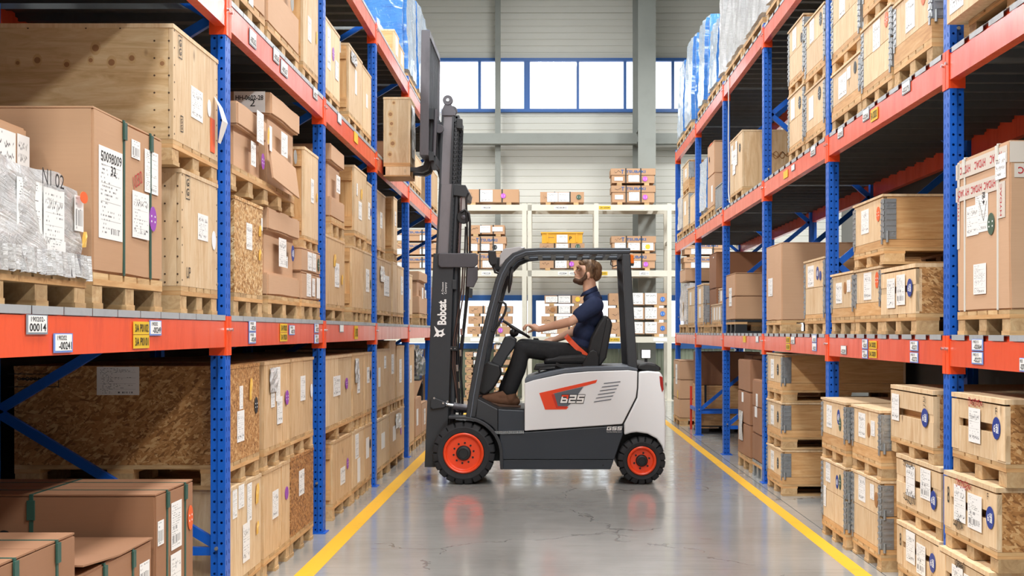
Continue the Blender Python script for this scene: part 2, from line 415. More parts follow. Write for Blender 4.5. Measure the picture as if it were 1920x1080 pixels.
t = NT('hair', '#6e4a2c', .55); t.set(**{'Base Color': t.ramp(t.noise(t.coords((40, 40, 9), False), 3, 4), [(.3, '#46321f'), (.5, '#745539'), (.75, '#9a7a58')])}); HAIR = t.mat
t = NT('beard', '#5c4230', .7); BEARD = t.mat
EYEW = paint('eye_white', '#e8e4de', .3)
BELT = paint('seat_belt_orange', '#f0582c', .5)
# building
t = NT('concrete_floor', '#8b8a86', .25)
co = t.coords((1,1,1), False)
n1 = t.noise(co, .55, 6, .62); n2 = t.noise(co, 5, 7, .7); n3 = t.noise(co, 38, 3)
c = t.ramp(n1, [(.3, '#93938f'), (.5, '#a8a8a4'), (.72, '#b8b8b4')])
c = t.mix(t.m('MULTIPLY', n2, .35), c, '#6f6e6a')
sc = t.n('ShaderNodeMapRange', None, _0=t.noise(t.coords((1.1, 3.2, 1), False, rot=(0, 0, .5)), 2.6, 9, .78, 2.2), _1=.61, _2=.68).outputs[0]
c = t.mix(t.m('MULTIPLY', sc, .32), c, '#3f3d3b')
st_ = t.n('ShaderNodeMapRange', None, _0=t.noise(t.coords((.5, 11, 1), False, rot=(0, 0, .04)), 2.2, 6, .7), _1=.52, _2=.7).outputs[0]
c = t.mix(t.m('MULTIPLY', st_, .30), c, '#6b675f')
fine = t.n('ShaderNodeMapRange', None, _0=t.noise(t.coords((5, 9, 1), False, rot=(0, 0, .8)), 3.0, 8, .8, 3.0), _1=.66, _2=.70).outputs[0]
c = t.mix(t.m('MULTIPLY', fine, .4), c, '#3d3c3a')
vor = t.n('ShaderNodeTexVoronoi', {'feature': 'DISTANCE_TO_EDGE'}, Vector=t.n('ShaderNodeVectorMath', {'operation': 'ADD'}, _0=co, _1=t.n('ShaderNodeVectorMath', {'operation': 'SCALE'}, _0=t.n('ShaderNodeTexNoise', None, Vector=co, Scale=2.5, Detail=4).outputs['Color'], Scale=.5).outputs[0]).outputs[0], Scale=.55).outputs['Distance']
crk = t.m('MULTIPLY', t.m('LESS_THAN', vor, .0035), t.m('GREATER_THAN', t.noise(co, .8, 3), .5))
c = t.mix(t.m('MULTIPLY', crk, .5), c, '#45433f')
t.set(**{'Base Color': c, 'Roughness': t.n('ShaderNodeMapRange', None, _0=n2, _1=.3, _2=.7, _3=.07, _4=.22).outputs[0], 'Specular IOR Level': .6})
t.bump(t.m('MULTIPLY_ADD', n3, .3, n2), .05, .01); FLOORM = t.mat
t = NT('yellow_line', '#e9b222', .45); n1 = t.noise(t.coords((1,1,1), False), 7, 7, .75)
t.set(**{'Base Color': t.mix(t.n('ShaderNodeMapRange', None, _0=n1, _1=.55, _2=.72, _4=.6).outputs[0], '#eeb51f', '#b9923a')}); LINE = t.mat
JOINT = paint('joint', '#4b4a48', .8)
t = NT('cladding', '#dcdbd2', .45); n1 = t.noise(t.coords((1, 1, 3), False), .8, 4)
t.set(**{'Base Color': t.mix(n1, '#d6d5cb', '#e3e2d9')}); CLAD = t.mat
t = NT('polycarbonate', '#aab39a', .35); n1 = t.noise(t.coords((1,1,1), False), 1.2, 3)
t.set(**{'Base Color': t.mix(n1, '#9aa58c', '#b9c0aa')}); POLY = t.mat
WALLM = paint('hall_wall', '#7d7c77', .8)
BLOCKM = paint('light_block', '#4b4a48', .8)  # dark grey of the added light-blocking walls behind the racks
CEILM = paint('hall_ceiling', '#77766f', .8)
t = NT('window_glass', '#ffffff', .05); nt = t.t
for nd in list(nt.nodes): nt.nodes.remove(nd)
out = nt.nodes.new('ShaderNodeOutputMaterial'); mx = nt.nodes.new('ShaderNodeMixShader'); tr = nt.nodes.new('ShaderNodeBsdfTransparent'); gl = nt.nodes.new('ShaderNodeBsdfGlossy')
gl.inputs['Roughness'].default_value = .05; mx.inputs[0].default_value = .06
nt.links.new(tr.outputs[0], mx.inputs[1]); nt.links.new(gl.outputs[0], mx.inputs[2]); nt.links.new(mx.outputs[0], out.inputs[0]); GLASS = t.mat
# ------------------------------------------------------------------ the hall
def struct(name, bm, mat, parent=None, **k):
    o = bm.build(name, mat, parent, **k)
    if parent is None: o['kind'] = 'structure'
    return o
floor = struct('floor', MB().box(-5.5, 6.4, -6, 28.2, -.12, -.02), JOINT)
gx = [-5.5, -1.86, 1.93, 6.4]; gy = [-6, -.5, 5.0, 10.5, 16.3, 22, 28.2]
for i in range(3):
    for j in range(6):
        MB().box(gx[i]+.004, gx[i+1]-.004, gy[j]+.003, gy[j+1]-.003, -.02, 0).build('floor_slab', FLOORM, floor)
MB().box(-1.465, -1.35, 1.5, 24, 0, .0015).build('floor_line', LINE, floor)
MB().box(1.755, 1.85, 1.5, 24, 0, .0015).build('floor_line', LINE, floor)
struct('wall_left', MB().box(-5.7, -5.5, -6, 28.2, 0, 11), WALLM)
struct('wall_right', MB().box(6.4, 6.6, -6, 28.2, 0, 11), WALLM)
struct('wall_front', MB().box(-5.7, 6.6, -6.2, -6, 0, 11), WALLM)
struct('ceiling', MB().box(-5.7, 6.6, -6.2, 28.4, 11, 11.2), CEILM)
struct('wall_light_block', MB().box(-2.92, -2.86, -6, 19.8, 0, 4.15), BLOCKM)  # unseen wall, added to stop light reaching the shelves from behind
struct('wall_light_block', MB().box(3.16, 3.22, -6, 12.6, 0, 4.15), BLOCKM)  # its unseen counterpart, added so the near bays stay dark inside
YW = 28.0
wall = struct('wall_back', MB().box(-5.7, 6.6, YW+.10, YW+.2, 2.2, 6.2).box(-5.7, 6.6, YW+.10, YW+.2, 7.38, 11).box(-5.7, 6.6, YW+.1, YW+.2, 0, 1.03), CLAD)
def cladding(x0, x1, z0, z1):
    m = MB(); prof = [(0, z0)]; z = z0; p = .145; k = 0
    while z+p < z1+.001:
        d = .03 if k % 7 == 6 else .014
        prof += [(0, z+p-.03), (d, z+p-.022), (d, z+p-.008), (0, z+p)]; z += p; k += 1
    prof += [(0, z1)]
    vs = []; fs = []
    for d, zz in prof: vs += [(x0, YW+.04+d, zz), (x1, YW+.04+d, zz), (x1, YW+.1, zz), (x0, YW+.1, zz)]
    for i in range(len(prof)-1):
        a = 4*i; b = a+4
        for j in range(4): fs.append((a+j, a+(j+1) % 4, b+(j+1) % 4, b+j))
    e = 4*(len(prof)-1); fs += [(0, 1, 2, 3), (e, e+1, e+2, e+3)]
    m.add(vs, fs); return m
cx = [-5.7, -3.5, -1.1, 1.95, 3.8, 6.6]
for i in range(5):
    for z0, z1 in ((2.2, 6.2), (7.38, 11)):
        cladding(cx[i]+.004, cx[i+1]-.004, z0, z1).build('cladding_panel', CLAD, wall)
# ribbed green plinth sheets below the lower window
for i in range(12):
    x0 = -5.7+i*1.033; m = MB(); vs = []; fs = []; k = 0; x = x0
    while x < x0+1.02:
        vs += [(x, YW+.05+(.015 if k % 2 else 0), .0), (x, YW+.05+(.015 if k % 2 else 0), 1.03)]; k += 1; x += .06 if k % 2 else .025
    fs = [(2*j, 2*j+2, 2*j+3, 2*j+1) for j in range(k-1)]
    m.add(vs, fs).build('plinth_sheet', POLY, wall)
def window(name, z0, z1, mull, fr):
    w = bpy.data.objects.new(name, None); COL.objects.link(w); w['kind'] = 'structure'; w.location = (0, YW, z0)
    H = z1-z0
    pbox('window_rail', -5.7, 6.6, -.05, .06, 0, fr, BFRAME, w); pbox('window_rail', -5.7, 6.6, -.05, .06, H-fr, H, BFRAME, w)
    e = [-5.7]+[x for x, _ in mull]+[6.6]
    for x, t in mull: pbox('window_mullion', x-t/2, x+t/2, -.045, .055, fr, H-fr, BFRAME, w)
    for i in range(len(e)-1): pbox('window_pane', e[i]+.02, e[i+1]-.02, .0, .008, fr, H-fr, GLASS, w)
window('window_1', 6.2, 7.38, [(-4.64, .06), (-3.6, .06), (-2.58, .05), (-1.526, .06), (-.489, .13), (.623, .055), (1.654, .06), (2.70, .06), (3.75, .06), (4.8, .06), (5.85, .06)], .07)
window('window_2', 1.03, 2.2, [(-4.6, .12), (-2.5, .12), (-.35, .12), (1.75, .12), (3.85, .12)], .12)
# grey steelwork in front of the back wall
st = bpy.data.objects.new('pillar_1', None); COL.objects.link(st); st['kind'] = 'structure'
st.location = (2.04, 27.2, 0)
pbox('column_flange', -.185, .185, -.45, -.42, 0, 11, GREYS, st); pbox('column_flange', -.24, .185, .42, .46, 0, 11, GREYS, st); pbox('column_web', -.02, .02, -.42, .42, 0, 11, GREYS, st)
pbox('stiffener_plate', -.18, .18, -.41, .41, 5.40, 5.43, GREYS, st); pbox('stiffener_plate', -.18, .18, -.41, .41, 5.64, 5.67, GREYS, st)
st = bpy.data.objects.new('pillar_2', None); COL.objects.link(st); st['kind'] = 'structure'; st.location = (-1.11, 27.7, 0)
pbox('column_flange', -.06, .06, -.09, -.075, 0, 11, GREYS, st); pbox('column_web', -.012, .012, -.075, .2, 0, 11, GREYS, st)
g = struct('trim_1', MB().box(-5.7, 6.6, 27.35, 27.365, 5.42, 5.645).box(-5.7, 6.6, 27.365, 27.62, 5.627, 5.645).box(-5.7, 6.6, 27.365, 27.62, 5.42, 5.438), GREYS)

# ------------------------------------------------------------------ pallet racks
XL, XR = -1.57, 1.98
YL = [3.52+2.68*i for i in range(7)]; YL = [y for y in YL]           # posts of the rack the forks reach into
YR = [3.59+2.74*i for i in range(7)]
LEV = {'L': (1.48, 3.035, 4.20), 'R': (1.385, 2.80, 4.22)}
ORD = ['first', 'second', 'third', 'fourth', 'fifth', 'sixth', 'seventh']
RACK = {'L': 'fork-side rack', 'R': 'tail-side rack'}
SHELF = ['lower shelf', 'middle shelf', 'top shelf']
PT = .10                                                             # post width along the rack
def perforated(m, o, u, w, z0, n, pitch, rx, rz, tilt=0):
    "a strip of sheet along z with one real hole in every pitch"
    o = Vector(o); u = Vector(u); Z = Vector((0, 0, 1))
    for k in range(n):
        zc = z0+pitch*(k+.5); h = pitch/2
        out = [(-w/2, -h), (0, -h), (w/2, -h), (w/2, 0), (w/2, h), (0, h), (-w/2, h), (-w/2, 0)]
        inn = []
        for j in range(8):
            a = math.radians(225+45*j); x, z = rx*math.cos(a), rz*math.sin(a)
            inn.append((x+tilt*z, z))
        P = [o+u*(w/2+a)+Z*(zc+b) for a, b in out+inn]
        m.add(P, [(j, (j+1) % 8, 8+(j+1) % 8, 8+j) for j in range(8)])
def post_mesh(a):
    m = MB(); n = 85; H = n*.05
    A, B, D = -.036*a, -.074*a, .012
    perforated(m, (0, 0, 0), (0, 1, 0), .05, 0, n, .05, .0045, .013, .25); perforated(m, (0, .05, 0), (0, 1, 0), .05, 0, n, .05, .0045, .013, -.25)
    perforated(m, (A, 0, 0), (a, 0, 0), .036, 0, n, .05, .0065, .0065); perforated(m, (B, D, 0), (a, 0, 0), .038, 0, n, .05, .0065, .0065)
    q = lambda *p: m.add(p, [(0, 1, 2, 3)])
    q((A, 0, 0), (A, D, 0), (A, D, H), (A, 0, H)); q((A, .1, 0), (A, .1-D, 0), (A, .1-D, H), (A, .1, H))
    q((0, .1, 0), (A, .1, 0), (A, .1, H), (0, .1, H)); q((A, .1-D, 0), (B, .1-D, 0), (B, .1-D, H), (A, .1-D, H)); q((B, D, 0), (B, .1-D, 0), (B, .1-D, H), (B, D, H))
    me = m.mesh('post', BLUE); return me
DEPTH = {'L': 1.2, 'R': 1.06}
BEAMS = {}
def rack(side):
    a = 1 if side == 'L' else -1
    X = XL if side == 'L' else XR; Y = YL if side == 'L' else YR
    pm = post_mesh(a); nm = RACK[side]; DEP = DEPTH[side]
    foot = MB().box(-.10, .02, -.03, .13, 0, .006).mesh('foot_plate', BLUE)
    nb = len(Y)-1
    for i, y in enumerate(Y):
        t = thing('upright_frame', f'blue perforated upright frame with diagonal braces, {ORD[i]} from camera, {nm}', 'rack frame', (X, y, 0), 0, f'upright frames of the {nm}')
        put('post', pm, t); put('post', pm, t, (-a*DEP, PT, 0)).rotation_euler = (0, 0, PI)
        put('foot_plate', foot, t, (0 if a > 0 else .08, 0, 0)); put('foot_plate', foot, t, (-a*DEP+(0 if a < 0 else .08), 0, 0))
        lo, hf = (.37, .64) if side == 'L' else (.35, .765)
        xa, xb = -a*.07, -a*(DEP-.07); z = lo; f = True
        pbox('brace', min(xa, xb), max(xa, xb), .035, .065, lo-.06, lo-.02, BLUE, t)
        while z+hf < 4.3:
            p, q = ((xa, .05, z), (xb, .05, z+hf)) if f else ((xb, .05, z), (xa, .05, z+hf))
            MB().bar(p, q, .03, .045).build('brace', BLUE, t); z += hf; f = not f
        for zz in (.35, 1.63, 2.9): MB().cyl((xa*.6, -.012, zz), (xa*.6, .03, zz), .009, n=8).build('bolt', GALV, t)
    beam_l = Y[1]-Y[0]-PT
    bm = MB().box(-.05 if a > 0 else 0, 0 if a > 0 else .05, 0, beam_l, -.155, -.03).box(-.05 if a > 0 else .014, -.014 if a > 0 else .05, 0, beam_l, -.03, -.004)
    bmesh_ = bm.mesh('beam_body', ORANGE)
    def conn(e):                     # bracket at one end: a plate on the aisle face of the post and a leg along its side
        m = MB(); o = .0035*a
        y0, y1 = (-.046, .0) if e == 0 else (beam_l, beam_l+.046)
        m.box(min(0, o*1.6), max(0, o*1.6), y0, y1, -.195, -.004)
        ys = (-.004, .0) if e == 0 else (beam_l, beam_l+.004)
        m.box(min(-a*.078, 0), max(-a*.078, 0), ys[0]-.001, ys[1]+.001, -.195, -.02)
        return m.mesh('end_bracket', BRKT)
    c0, c1 = conn(0), conn(1)
    bolt = MB().cyl((0, 0, 0), (.014*a, 0, 0), .008, n=10).mesh('bolt', CHROME)
    npan, pw = 10, beam_l/10; lipw = .96 if side == 'L' else .72
    dm = MB(); x0, x1 = (-DEP-.04, .001) if a > 0 else (-.001, DEP+.04)
    e = .004
    dm.box(x0, x1, e, pw-e, -.004, 0)                                           # tread
    dm.box(x0+.06 if a > 0 else x0+.06, x1-.06, e, e+.003, -.045, -.004); dm.box(x0+.06, x1-.06, pw-e-.003, pw-e, -.045, -.004)   # turned-down edges
    dm.box(x0+.06, x1-.06, pw*.5-.02, pw*.5+.02, -.018, -.004)
    l0 = pw*(1-lipw)/2
    dm.box(.0005 if a > 0 else -.0025, .0025 if a > 0 else -.0005, l0, pw-l0, -.026, 0, 1)
    dme = dm.mesh('deck_panel', [DECK, LIP])
    for i in range(nb):
        y = Y[i]+PT
        for k, z in enumerate(LEV[side]):
            for rear in (0, 1):
                if rear:
                    t = thing('rear_beam', f'orange back beam of {SHELF[k]}, {ORD[i]} bay, {nm}', 'rack beam', (X-a*(DEP+.0), y, z), 0, f'back beams of the {nm}')
                    put('beam_body', bmesh_, t, (0 if a > 0 else 0, 0, 0))
                    t.location.x = X-a*(DEP-.05)
                else:
                    t = thing('shelf_beam', f'orange front beam of {SHELF[k]}, {ORD[i]} bay, {nm}', 'rack beam', (X, y, z), 0, f'front beams of the {nm}')
                    BEAMS[side, i, k] = t
                    put('beam_body', bmesh_, t)
                    put('end_bracket', c0, t); put('end_bracket', c1, t)
                    for yb in (-.018, beam_l+.018): put('bolt', bolt, t, (.004*a, yb, -.07))
            d = thing('steel_shelf_deck', f'grey ribbed steel deck of {SHELF[k]}, {ORD[i]} bay, {nm}', 'shelf deck', (X, y, z), 0, f'steel decks of the {nm}')
            for q in range(npan): put('deck_panel', dme, d, (0, q*pw, 0))
rack('L'); rack('R')
# tickets stuck on the front beams: (side, bay, shelf, pixel box, kind, upper text, lower text)
BLUT = paint('ticket_blue', '#6f94d8', .4); GRYT = paint('ticket_grey', '#8b949c', .4)
def ticket(side, k, px0, py0, px1, py1, kind, t1='', t2=''):
    a = 1 if side == 'L' else -1; X = XL if side == 'L' else XR; Y = YL if side == 'L' else YR
    ya, yb = sorted((yl(px0, X), yl(px1, X))); ym = (ya+yb)/2
    i = max(j for j in range(len(Y)-1) if Y[j] < ym); b = BEAMS[side, i, k]
    w = yb-ya; za = EYE-(py0-622)*ym/FOC; zb = EYE-(py1-622)*ym/FOC; h = za-zb
    right = Vector((0, a, 0)); n = Vector((a, 0, 0))
    loc = Vector((.003*a, ym-b.location.y, (za+zb)/2-b.location.z))
    plate = MB().box(-w/2, w/2, -h/2, h/2, 0, .003)
    p = plate.build('ticket', {'b': BLUT, 'g': GRYT, 'y': YEL}[kind], b); p.matrix_local = frame4(loc, right, (0, 0, 1), n)
    if kind != 'y':
        q = MB().box(-w*.44, w*.44, -h*.40, h*.45, .003, .004).build('paper', PAPER, p)
    z = .0045
    if t1: letter(t1, INK, p, Matrix.Translation((-w*.1 if kind == 'b' else 0, h*.27 if t2 else 0, z)), w*(.5 if kind == 'b' else .66) if t2 else w*.86, h*(.24 if t2 else .62), .01)
    if t2: letter(t2, INK, p, Matrix.Translation((w*.08 if kind == 'b' else 0, -h*.14, z)), w*(.68 if kind == 'b' else .8), h*.4, .02)
ticket('L', 0, 47, 590, 86, 627, 'g', '190202-', '00014')
ticket('L', 0, 98, 625, 133, 661, 'b', '190202', '-00241')
ticket('L', 0, 248, 603, 277, 627, 'y', '3A P0102'); ticket('L', 0, 248, 628, 277, 653, 'y', '3A P0101')
ticket('L', 0, 278, 601, 300, 629, 'b', '190202', '-00249')
ticket('L', 0, 465, 602, 478, 622, 'b', '190202', '-00261'); ticket('L', 0, 465, 623, 478, 644, 'b', '190202', '-00268')
ticket('L', 0, 524, 607, 537, 623, 'y', '3A P0202'); ticket('L', 0, 524, 624, 537, 640, 'y', '3A P0201')
ticket('L', 0, 541, 610, 551, 628, 'b', '190202', '-00270')
ticket('L', 0, 588.5, 607, 596, 624, 'b', '190202', '-00272'); ticket('L', 0, 588.5, 627, 596, 644, 'b', '190202', '-00273')
ticket('L', 0, 636, 609, 643, 623, 'g', '', ''); ticket('L', 0, 664, 611, 670, 636, 'y', '3A P0301')
ticket('R', 0, 1824, 636, 1845, 658, 'b', '190215', '-02064'); ticket('R', 0, 1824, 660, 1845, 683, 'b', '190215', '-02271')
ticket('R', 0, 1914, 671, 1925, 697, 'b', '190215', '-02270')
ticket('R', 0, 1708, 639, 1723, 658, 'b', '190215', '-02271'); ticket('R', 0, 1708, 661, 1723, 680, 'b', '190215', '-02272')
ticket('R', 0, 1631, 639, 1645, 654, 'y', '3A O0202'); ticket('R', 0, 1631, 656, 1645, 671, 'y', '3A O0201')
ticket('R', 0, 1618, 636, 1628, 654, 'b', '190215', '-02263'); ticket('R', 0, 1618, 656, 1628, 672, 'b', '190215', '-02264')
ticket('R', 0, 1578, 648, 1588, 664, 'g', '', '-02238')
ticket('R', 0, 1475, 632, 1482, 643, 'y', '3A O0302'); ticket('R', 0, 1475, 645, 1482, 656, 'y', '3A O0301')
ticket('R', 0, 1484, 631, 1491, 645, 'g', '', '-02217'); ticket('R', 0, 1524, 628, 1532, 642, 'b', '', '-02221'); ticket('R', 0, 1524, 643, 1532, 658, 'b', '', '-02222')
for px in (1394, 1418): ticket('R', 0, px, 630, px+5, 642, 'y' if px < 1400 else 'g')
ticket('R', 1, 1693, 153, 1708, 175, 'g', '', '-02275'); ticket('R', 1, 1619, 204, 1631, 226, 'g', '', '-02266'); ticket('R', 1, 1634, 204, 1647, 226, 'y', '3A O0203')
ticket('R', 1, 1572, 240, 1582, 258, 'g', '', '-02243'); ticket('R', 1, 1521, 274, 1530, 292, 'g', '', '-02225'); ticket('R', 1, 1485, 309, 1491, 320, 'g'); ticket('R', 1, 1470, 320, 1478, 334, 'y')
ticket('L', 1, 466, 58, 479, 88, 'g', '', '-00262'); ticket('L', 1, 511, 92, 522, 118, 'g', '', '-00265'); ticket('L', 1, 525, 116, 538, 142, 'g', '', '-00267')
ticket('L', 1, 586, 165, 594, 186, 'g', '', '-00271'); ticket('L', 1, 632, 213, 639, 232, 'g'); ticket('L', 1, 663, 249, 670, 268, 'y')
# ------------------------------------------------------------------ builders for the goods
DEC = {}
def decal(kind, w, h, parent, m4):
    w = round(w, 2) or .01; h = round(h, 2) or .01
    key = (kind, w, h)
    if key not in DEC:
        if kind in LAB: me = MB().box(-w/2, w/2, -h/2, h/2, 0, .0015).mesh('label', LAB[kind])
        elif kind == 'A': me = MB().box(-w/2, w/2, -h/2, h/2, 0, .0015).mesh('label', PAPER)
        elif kind == 'X':       # crumpled clear pouch
            m = MB(); n = 7; rr = random.Random(5)
            vs = [((i/(n-1)-.5)*w, (j/(n-1)-.5)*h, .004+.01*rr.random()) for j in range(n) for i in range(n)]
            m.add(vs, [(j*n+i, j*n+i+1, (j+1)*n+i+1, (j+1)*n+i) for j in range(n-1) for i in range(n-1)]); me = m.mesh('film_pouch', FILM)
        elif kind == 'Z':
            w *= .7; h *= .8       # torn yellow pouch, folded out from the face
            m = MB(); m.add([(-w/2, -h/2, .002), (w*.2, -h*.45, .005), (w/2, -h*.1, .003), (w*.3, h*.2, .008), (w*.45, h/2, .003), (-w*.3, h*.46, .004), (-w*.45, h*.1, .002), (0, 0, .007)],
                           [(0, 1, 7), (1, 2, 7), (2, 3, 7), (3, 4, 7), (4, 5, 7), (5, 6, 7), (6, 0, 7)]); me = m.mesh('torn_pouch', POUCH)
        else:
            n = 20; m = MB(); vs = [(w/2*math.cos(2*PI*i/n), h/2*math.sin(2*PI*i/n), z) for z in (0, .0015) for i in range(n)]
            m.add(vs, [tuple(range(n)), tuple(range(n, 2*n))]+[(i, (i+1) % n, n+(i+1) % n, n+i) for i in range(n)])
            me = m.mesh('sticker', DOTS[kind])
        DEC[key] = me
    nm = 'label' if kind in LAB or kind == 'A' else {'X': 'film_pouch', 'Z': 'torn_pouch'}.get(kind, 'sticker')
    o = put(nm, DEC[key], parent, mat4=m4)
    if kind in 'NKULVGO' and h > .08:        # little marks printed on round stickers
        letter('6월' if kind == 'U' else ': :', INKW, o, Matrix.Translation((0, 0, .002)), w*.62, h*(.42 if kind == 'U' else .3), .012)
    return o
class Face:
    "the aisle face (F) or the face towards the camera (C) of a load w wide, d deep, h high"
    def __init__(s, side, w, d, h, off=0): s.side = side; s.w = w; s.d = d; s.h = h; s.off = off
    def at(s, face, u, v, lift=.001):
        if face == 'F': return frame4((lift+s.off, (u-.5)*s.w, v*s.h), (0, 1, 0), (0, 0, 1), (1, 0, 0))
        if s.side == 'L': return frame4((-s.d+u*s.d, -s.w/2-lift, v*s.h), (1, 0, 0), (0, 0, 1), (0, -1, 0))
        return frame4((-u*s.d, s.w/2+lift, v*s.h), (-1, 0, 0), (0, 0, 1), (0, 1, 0))
def decals(root, fc, items):
    for i, it in enumerate(items):
        kind, u, v, w, h = it[:5]; face = it[5] if len(it) > 5 else 'F'
        decal(kind, w, h, root, fc.at(face, u, v, .001+.0007*i))
def where(side, y, z):
    Y = YL if side == 'L' else YR
    i = max(j for j in range(len(Y)) if Y[j] <= max(y, Y[0]))
    lv = [k for k, zz in enumerate(LEV[side]) if z > zz-.05]
    return f"{SHELF[lv[-1]] if lv else 'floor level'}, {ORD[i]} bay, {RACK[side]}"
def pallet(label, loc, rz, w, d, h, nb=5, mat=PALW, blk=BLKW, bottom=True, nblk=3):
    t = thing('pallet', label, 'pallet', loc, rz, 'pallets under the goods')
    tb = h*.17; rr = random.Random(hash(label) % 1000)
    gap = .22
    for i in range(nb):
        bw = w/nb*(1-gap*.6) if i not in (0, nb-1) else w/nb*.95
        yc = -w/2+w*(i+.5)/nb
        if i == 0: yc = -w/2+bw/2
        if i == nb-1: yc = w/2-bw/2
        pbox('top_board', -d, 0, yc-bw/2, yc+bw/2, h-tb, h, mat, t)
    bb = min(.10, w*.16); bx = .13
    for k, xc in enumerate((-bx/2, -d/2, -d+bx/2)):
        pbox('stringer', xc-bx/2, xc+bx/2, -w/2, w/2, h-2*tb, h-tb, PINEY, t)
        for q in range(nblk):
            yc = -w/2+bb/2+(w-bb)*q/(nblk-1)
            pbox('block', xc-bx/2+.004, xc+bx/2-.004, yc-bb/2, yc+bb/2, tb if bottom else 0, h-2*tb, blk, t)
    if bottom:
        for q in range(nblk):
            yc = -w/2+bb/2+(w-bb)*q/(nblk-1); pbox('bottom_board', -d, 0, yc-bb/2, yc+bb/2, 0, tb, mat, t)
    return t
def load(side, kind, desc, y0, y1, z0, z1, zp=None, xf=None, d=1.0, dec=(), pal={}, cat=None, name=None, grp=None, pdesc=None, **k):
    a = 1 if side == 'L' else -1
    if xf is None: xf = -1.60 if side == 'L' else 1.99
    rz = 0 if side == 'L' else PI; y = (y0+y1)/2; w = y1-y0; h = z1-z0
    lab = f'{desc}, {where(side, y, zp if zp is not None else z0)}'
    nm, ct = {'ply': ('plywood_crate', 'crate'), 'osb': ('strand_board_crate', 'crate'), 'pine': ('pine_crate', 'crate'), 'collar': ('pallet_collar_crate', 'crate'),
              'skid': ('skid_crate', 'crate'), 'carton': ('cardboard_carton', 'carton'), 'lid': ('lidded_carton', 'carton'), 'wrap': ('wrapped_load', 'wrapped load')}[kind]
    t = thing(name or nm, lab, cat or ct, (xf, y, z0), rz, grp or {'crate': 'wooden crates', 'carton': 'cardboard cartons', 'wrapped load': 'film wrapped loads'}[ct])
    if zp is not None:
        pk = dict(pal); px = pk.pop('xf', xf)
        pallet('pallet under '+(pdesc or desc)+', '+where(side, y, zp), (px, y, zp), rz, pk.pop('w', w), pk.pop('d', d), z0-zp-.001, **pk)
    fc = Face(side, w, d, h, .004 if kind == 'skid' else 0); BUILD[kind](t, side, w, d, h, fc, **k)
    decals(t, fc, dec)
    return t, fc
def nails(t, fc, pts):
    m = MB()
    for face, u, v in pts:
        M4 = fc.at(face, u, v, 0); n = 6
        vs = [M4 @ Vector((.0042*math.cos(2*PI*i/n), .0042*math.sin(2*PI*i/n), z)) for z in (0, .0012) for i in range(n)]
        m.add(vs, [tuple(range(n, 2*n))]+[(i, (i+1) % n, n+(i+1) % n, n+i) for i in range(n)])
    o = m.build('nail_heads', DARKN, t); o['kind'] = 'stuff'
DARKN = paint('nail_dark', '#4a3524', .6)
def b_ply(t, side, w, d, h, fc, mF=PLY, mC=None, nF=1, nC=1, lid=None, nail=False, cap=.018):
    mC = mC or mF; p = .018; cs = -1 if side == 'L' else 1
    for i in range(nF):                                                          # aisle face, upright sheets
        y0 = -w/2+w*i/nF; pbox('front_panel', -p-(.004 if i % 2 else 0), -(.004 if i % 2 else 0), y0+.001, y0+w/nF-.001, 0, h-cap, mF, t)
    pbox('back_panel', -d, -d+p, -w/2, w/2, 0, h-cap, mF, t)
    for s in (-1, 1):
        m = mC if s == cs else mF; nn = nC if s == cs else 1
        for i in range(nn):
            x0 = -d+p+(d-2*p)*i/nn; q = .003 if i % 2 else 0
            ya, yb = (w/2-p, w/2-q) if s > 0 else (-w/2+q, -w/2+p)
            pbox('side_panel', x0+.001, x0+(d-2*p)/nn-.001, ya, yb, 0, h-cap, m, t)
    pbox('lid', -d-.002, .003, -w/2-.003, w/2+.003, h-cap, h, lid or mF, t)
    pbox('bottom_panel', -d+p, -p, -w/2+p, w/2-p, .001, .02, mF, t)
    if nail:
        nails(t, fc, [('C', u, v) for u in (.985, .93, .8, .67, .45, .3) for v in ((.03, .1, .25, .4, .55, .7, .85, .97) if u > .9 else (.04, .96))]+[('F', u, v) for u in (.03, .97) for v in (.05, .2, .35, .5, .65, .8, .95)])
def b_osb(t, side, w, d, h, fc, **k): b_ply(t, side, w, d, h, fc, mF=k.pop('mF', OSB), **k)
def b_pine(t, side, w, d, h, fc, **k):
    b_ply(t, side, w, d, h, fc, mF=k.pop('mF', PLYL), mC=PINE, nC=k.pop('nC', 5), **k)
    cs = -1 if side == 'L' else 1; m = MB()
    y = cs*w/2
    for z0, z1 in ((.03, .11), (h-.13, h-.05)): pbox('batten', -d+.02, -.02, min(y, y+cs*.018), max(y, y+cs*.018), z0, z1, PINEY, t)
HG = {}
def hinge_mesh(h):
    "folding hinge of a pallet collar: two ribbed leaves round the corner and the knuckles between them; corner at 0,0, front +x, other leaf along -x"
    h = round(h, 2)
    if h not in HG:
        m = MB()
        m.box(0, .003, -.052, .0, 0, h); m.box(-.075, .0, 0, .003, 0, h)
        n = max(4, int(h/.032))
        for i in range(n):
            z = h*(i+.5)/n
            m.box(.003, .007, -.050, -.010, z-.005, z+.005); m.cyl((.001, .001, z-.011), (.001, .001, z+.011), .0075, n=8)
            m.box(-.072, -.014, .003, .006, z-.006, z+.006)
        for zz in (.15, .5, .85):
            for q in (-.025, -.06): m.cyl((q, .003, h*zz), (q, .007, h*zz), .006, n=8)
        m.cyl((-.02, .008, -.02), (-.02, .008, h*.2), .009, n=8); m.box(.003, .008, -.035, -.012, -.03, .01)
        HG[h] = m.mesh('corner_hinge', HINGE)
    return HG[h]
